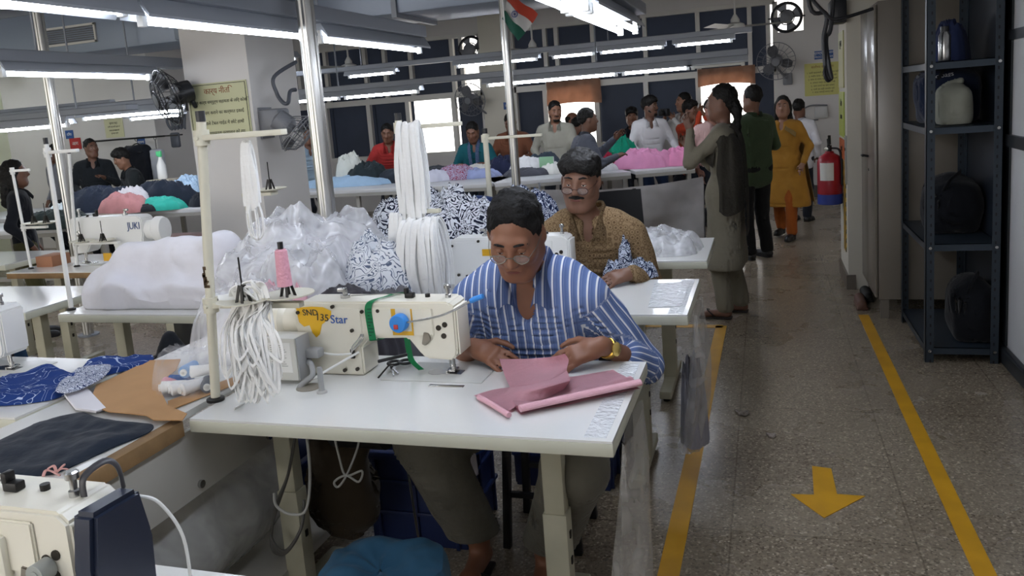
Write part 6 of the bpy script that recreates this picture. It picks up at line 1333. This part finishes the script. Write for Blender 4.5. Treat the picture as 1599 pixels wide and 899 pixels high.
# ================================================================ FLAG, CABLES, DUCT, BOXES
f0=aty(786,2,4.9); f1=aty(835,28,4.9); fz=aty(812,58,4.9)
t=thing('tricolour_flag','small hanging orange, white and green flag at the top of the second metal post','flag',(f0.x,4.9,2.1))
def fl_part(i,m):
    mb=MB(); a0=aty(795,-12,4.9);a1=aty(840,22,4.9);b0=aty(783,30,4.9);b1=aty(810,64,4.9)
    mb.grid(lambda u,v:(a1.lerp(a0,u)).lerp(b1.lerp(b0,u),(i+v)/3)+V((0,.02*math.sin(u*5+v*2+i),.006*math.sin(u*9))),14,8,.003); return part(t,['orange_band','white_band','green_band'][i],mb,m)
fl_part(0,mat('flag_orange','c9563f',.7)); wb=fl_part(1,mat('flag_white','d8d6d2',.7)); fl_part(2,mat('flag_green','2f6e5b',.7))
cc=aty(807,22,4.88); m=MB().torus(cc+V((-.01,-.012,0)),.018,.0025,(0,1,0),24,5)
for k in range(12): a=k*PI/6; m.tube([cc+V((-.01,-.012,0)),cc+V((-.01+.017*math.cos(a),-.012,.017*math.sin(a)))],.0009,4)
part(wb,'wheel_emblem',m,mat('emblem_navy','2a3a7a',.6))
part(t,'flag_stick',MB().cyl(aty(783,-20,4.92),aty(790,62,4.92),.006,seg=8),whiteM)
cbM=mat('black_cable','1d1d20',.5)
m=MB().tube(catmull([V((.30,5.0,CZ)),aty(1262,-8,5.0),aty(1290,22,5.0),aty(1286,60,5.0),aty(1288,95,5.0),aty(1292,118,5.0),aty(1298,122,5.0),aty(1294,100,5.0),aty(1290,60,5.02),aty(1300,15,5.0),V((.42,5.0,CZ))],7),.012,8); m.tube(catmull([aty(1262,-8,5.0),aty(1286,18,4.98),aty(1306,30,4.98),V((.58,5.05,1.93))],7),.010,8)
m.tube(catmull([aty(1289,100,5.0),aty(1287,116,4.98),aty(1293,127,4.99),aty(1299,118,5.02),aty(1294,106,5.0)],6),.007,8)
single('cable_bundle',m,cbM,'black cable bundle looping down from the ceiling above the aisle','cable',base=(.36,5.0,CZ))
t=thing('speaker_box','black bracket box at the top of the aisle column','bracket box',(.52,6.5,1.98)); part(t,'box_housing',slab(.46,.569,6.42,6.62,1.96,2.12,bev=.008),fb); part(t,'bracket_arm',MB().bar((.50,6.52,2.12),(.50,6.9,2.3),.03,.03),fb)
t=thing('timer_box','white switch box with a curled cable on the far wall under the yellow notice','switch box',(.74,YB,1.15)); part(t,'box_housing',slab(.66,.82,YB-.07,YB-.001,1.07,1.23,bev=.006),mat('box_white','c9c9c7',.4)); part(t,'cable',MB().tube(catmull([(.82,YB-.03,1.24),(.60,YB-.05,1.25),(.50,YB-.03,1.18),(.56,YB-.04,1.06),(.70,YB-.03,1.05)],7),.010,8),fg)
m=MB().tube(catmull([aty(420,95,pily-.02)+V((.03,.3,0)),aty(428,120,pily+.1),aty(432,145,pily+.1),aty(442,160,pily+.1),aty(450,160,pily+.1),aty(453,143,pily+.15),aty(462,140,pily+.2)],7),.014,8); single('cable_bundle',m,mat('grey_cable','4b4f57',.5),'dark grey conduit looping along the right side of the white pillar','cable',base=tuple(aty(428,120,pily+.1)))
# ducts under the ceiling
dM=mat('duct_metal','8c97a8',.4,metal=.3)
d=thing('air_duct','large blue grey air duct under the ceiling over the middle of the room','duct',(-2.0,5.4,2.35))
part(d,'duct_body',slab(-4.6,-1.55,5.75,6.5,2.3,2.7,bev=.01),dM); 
for x in (-3.6,-2.6): part(d,'flange',slab(x-.02,x+.02,5.72,6.53,2.27,2.73),greyM)
d2=thing('air_duct','grey ceiling duct with a grille over the left hall','duct',(-7.0,4.6,2.4)); part(d2,'duct_body',slab(-9.0,-4.6,6.46,7.08,2.38,2.8,bev=.01),dM)
g0=aty(110,55,6.45); m=MB(); W=.28
for k in range(7): m.box((g0.x,6.447,g0.z-.06+k*.02),(W*2,.012,.006),0,(.5,0,0))
gr=part(d2,'grille_frame',MB().box((g0.x,6.45,g0.z+.08),(W*2+.06,.02,.02)).box((g0.x,6.45,g0.z-.08),(W*2+.06,.02,.02)).box((g0.x-W-.02,6.45,g0.z),(.02,.02,.18)).box((g0.x+W+.02,6.45,g0.z),(.02,.02,.18)),frameM); part(gr,'louvre',m,fg)
pk=mat('pink_pipe','b98a86',.5)
for k,(x0,y0,x1,y1,l) in enumerate(((-4.5,8.9,1.1,9.1,'dull pink pipe under the ceiling above the far tables'),(-3.9,7.6,-1.0,9.6,'dull pink pipe crossing slantwise under the ceiling'))):
    m=MB().cyl((x0,y0,2.78),(x1,y1,2.78),.03,seg=12); single('ceiling_pipe',m,pk,l,'pipe')
m=MB()
for a2,b2 in ((450,700),(870,1070)): pass
sp_=thing('ceiling_speaker','small grey loudspeaker box above the twin tube lamp at the top of the photo','loudspeaker',(aty(985,25,6.0).x,6.0,2.0)); c=aty(987,28,6.0); part(sp_,'box_housing',MB().box(c,(.10,.12,.14),.01),fg); part(sp_,'bracket',MB().cyl(c,(c.x,c.y,CZ),.008),fg)
# left hall wall things
def atw(px,py): return aty(px,py,9.29)
p=atw(108,210); notice('wall_sign','small blue sign at the left of the left back wall',(p.x,9.299,p.z),(1,0,0),.14,.12,signB,[('FIRST',.02,.04),('AID',-.03,.04)] if False else [('दिशा',.0,.05)],None,'sign',ink=whiteM)
p=atw(115,220); notice('wall_sign','red sign below the small blue sign on the left back wall',(p.x+.02,9.299,p.z-.04),(1,0,0),.2,.16,redM,[('आग',.0,.07)],None,'sign',ink=whiteM)
p=atw(178,200); notice('wall_notice','pale yellow notice on the left back wall',(p.x,9.299,p.z),(1,0,0),.32,.26,mat('pale_notice','cfcda6',.6),[('सूचना पट्ट',.07,.035),('सभी कर्मचारी ध्यान दें',.02,.025),('समय पर कार्य करें',-.03,.025),('सुरक्षा पहले',-.07,.025)],None)
p=atw(220,222); notice('wall_sign','blue and white sign behind the hanging black garments',(p.x,9.299,p.z),(1,0,0),.13,.15,signB,[('सूचना',.0,.05)],None,'sign',ink=whiteM)
p=aty(793,165,YB-.07); notice('wall_sign','small blue sign on the cream pier beside the second metal post',(p.x,YB-.061,p.z),(1,0,0),.14,.11,signB,[('द्वार',.0,.05)],None,'sign',ink=whiteM)
# hanging rail with black garments and the strap hooks
r0,r1=aty(130,222,8.95),aty(228,216,8.95); rail=thing('garment_rail','thin dark wall rail above the two dark dressed men at left','rail',(r0.x,9.0,r0.z)); part(rail,'rail_bar',MB().cyl((r0.x,8.95,r0.z),(r1.x+.3,8.95,r0.z),.012,seg=10),darkM)
for x in (r0.x,r1.x+.3): part(rail,'bracket',MB().bar((x,8.95,r0.z),(x,9.3,r0.z),.02,.02),darkM)
g=aty(217,260,8.9); zt_=r0.z-.02; zb_=aty(220,290,8.9).z-.25; m=MB().sdf([CAP((g.x-.16,8.92,zt_-.12),(g.x+.12,8.92,zt_-.12),.05,.05,.05),BOX((g.x-.02,8.92,(zt_+zb_)/2-.05),(.17,.03,(zt_-zb_)/2-.1),None,.03,.08),CAP((g.x-.14,8.92,zt_-.12),(g.x-.2,8.9,zt_-.55),.04,.035,.04)],.014).noise(.02,8,6)
hg=thing('hanging_garment','black jacket hanging from the wall rail at left','garment',(g.x,8.92,zb_)); part(hg,'jacket',m,C('black_jacket','1c1f26',.15),smooth='all'); part(hg,'hanger',MB().tube(catmull([(g.x-.18,8.92,zt_-.14),(g.x,8.92,zt_-.05),(g.x+.16,8.92,zt_-.14)],5),.008,6).torus((g.x,8.92,zt_+.0),.02,.004,(0,1,0)),darkM)
m=MB().sdf([BOX((g.x+.28,8.95,(zt_+zb_)/2-.05),(.07,.02,(zt_-zb_)/2-.12),None,.025,.06)],.014).noise(.02,8,8); hg=thing('hanging_garment','pale grey garment hanging right of the black jacket on the wall rail','garment',(g.x+.28,8.95,zb_)); part(hg,'jacket',m,C('pale_garment','b9bcc2',.1),smooth='all'); part(hg,'hanger',MB().torus((g.x+.28,8.95,zt_),.02,.004,(0,1,0)).cyl((g.x+.28,8.95,zt_-.02),(g.x+.28,8.95,zt_-.14),.004),darkM)
k0=aty(275,195,9.2); t=thing('strap_bundle','bundle of dark straps hanging on the wall left of the pillar','straps',(k0.x,9.25,k0.z)); m=MB()
for k in range(5): m.tube(catmull([V((k0.x-.12+.06*k,9.24,k0.z+.25)),V((k0.x-.14+.07*k,9.2,k0.z+.05)),V((k0.x-.08+.05*k,9.22,k0.z-.05)),V((k0.x-.1+.065*k,9.24,k0.z+.25))],5),.02,6,flat=.5)
part(t,'strap',m,MATS['grey_cable']); part(t,'pouch',MB().box((k0.x-.06,9.22,k0.z-.2),(.14,.05,.2),.02),MATS['grey_cable'])
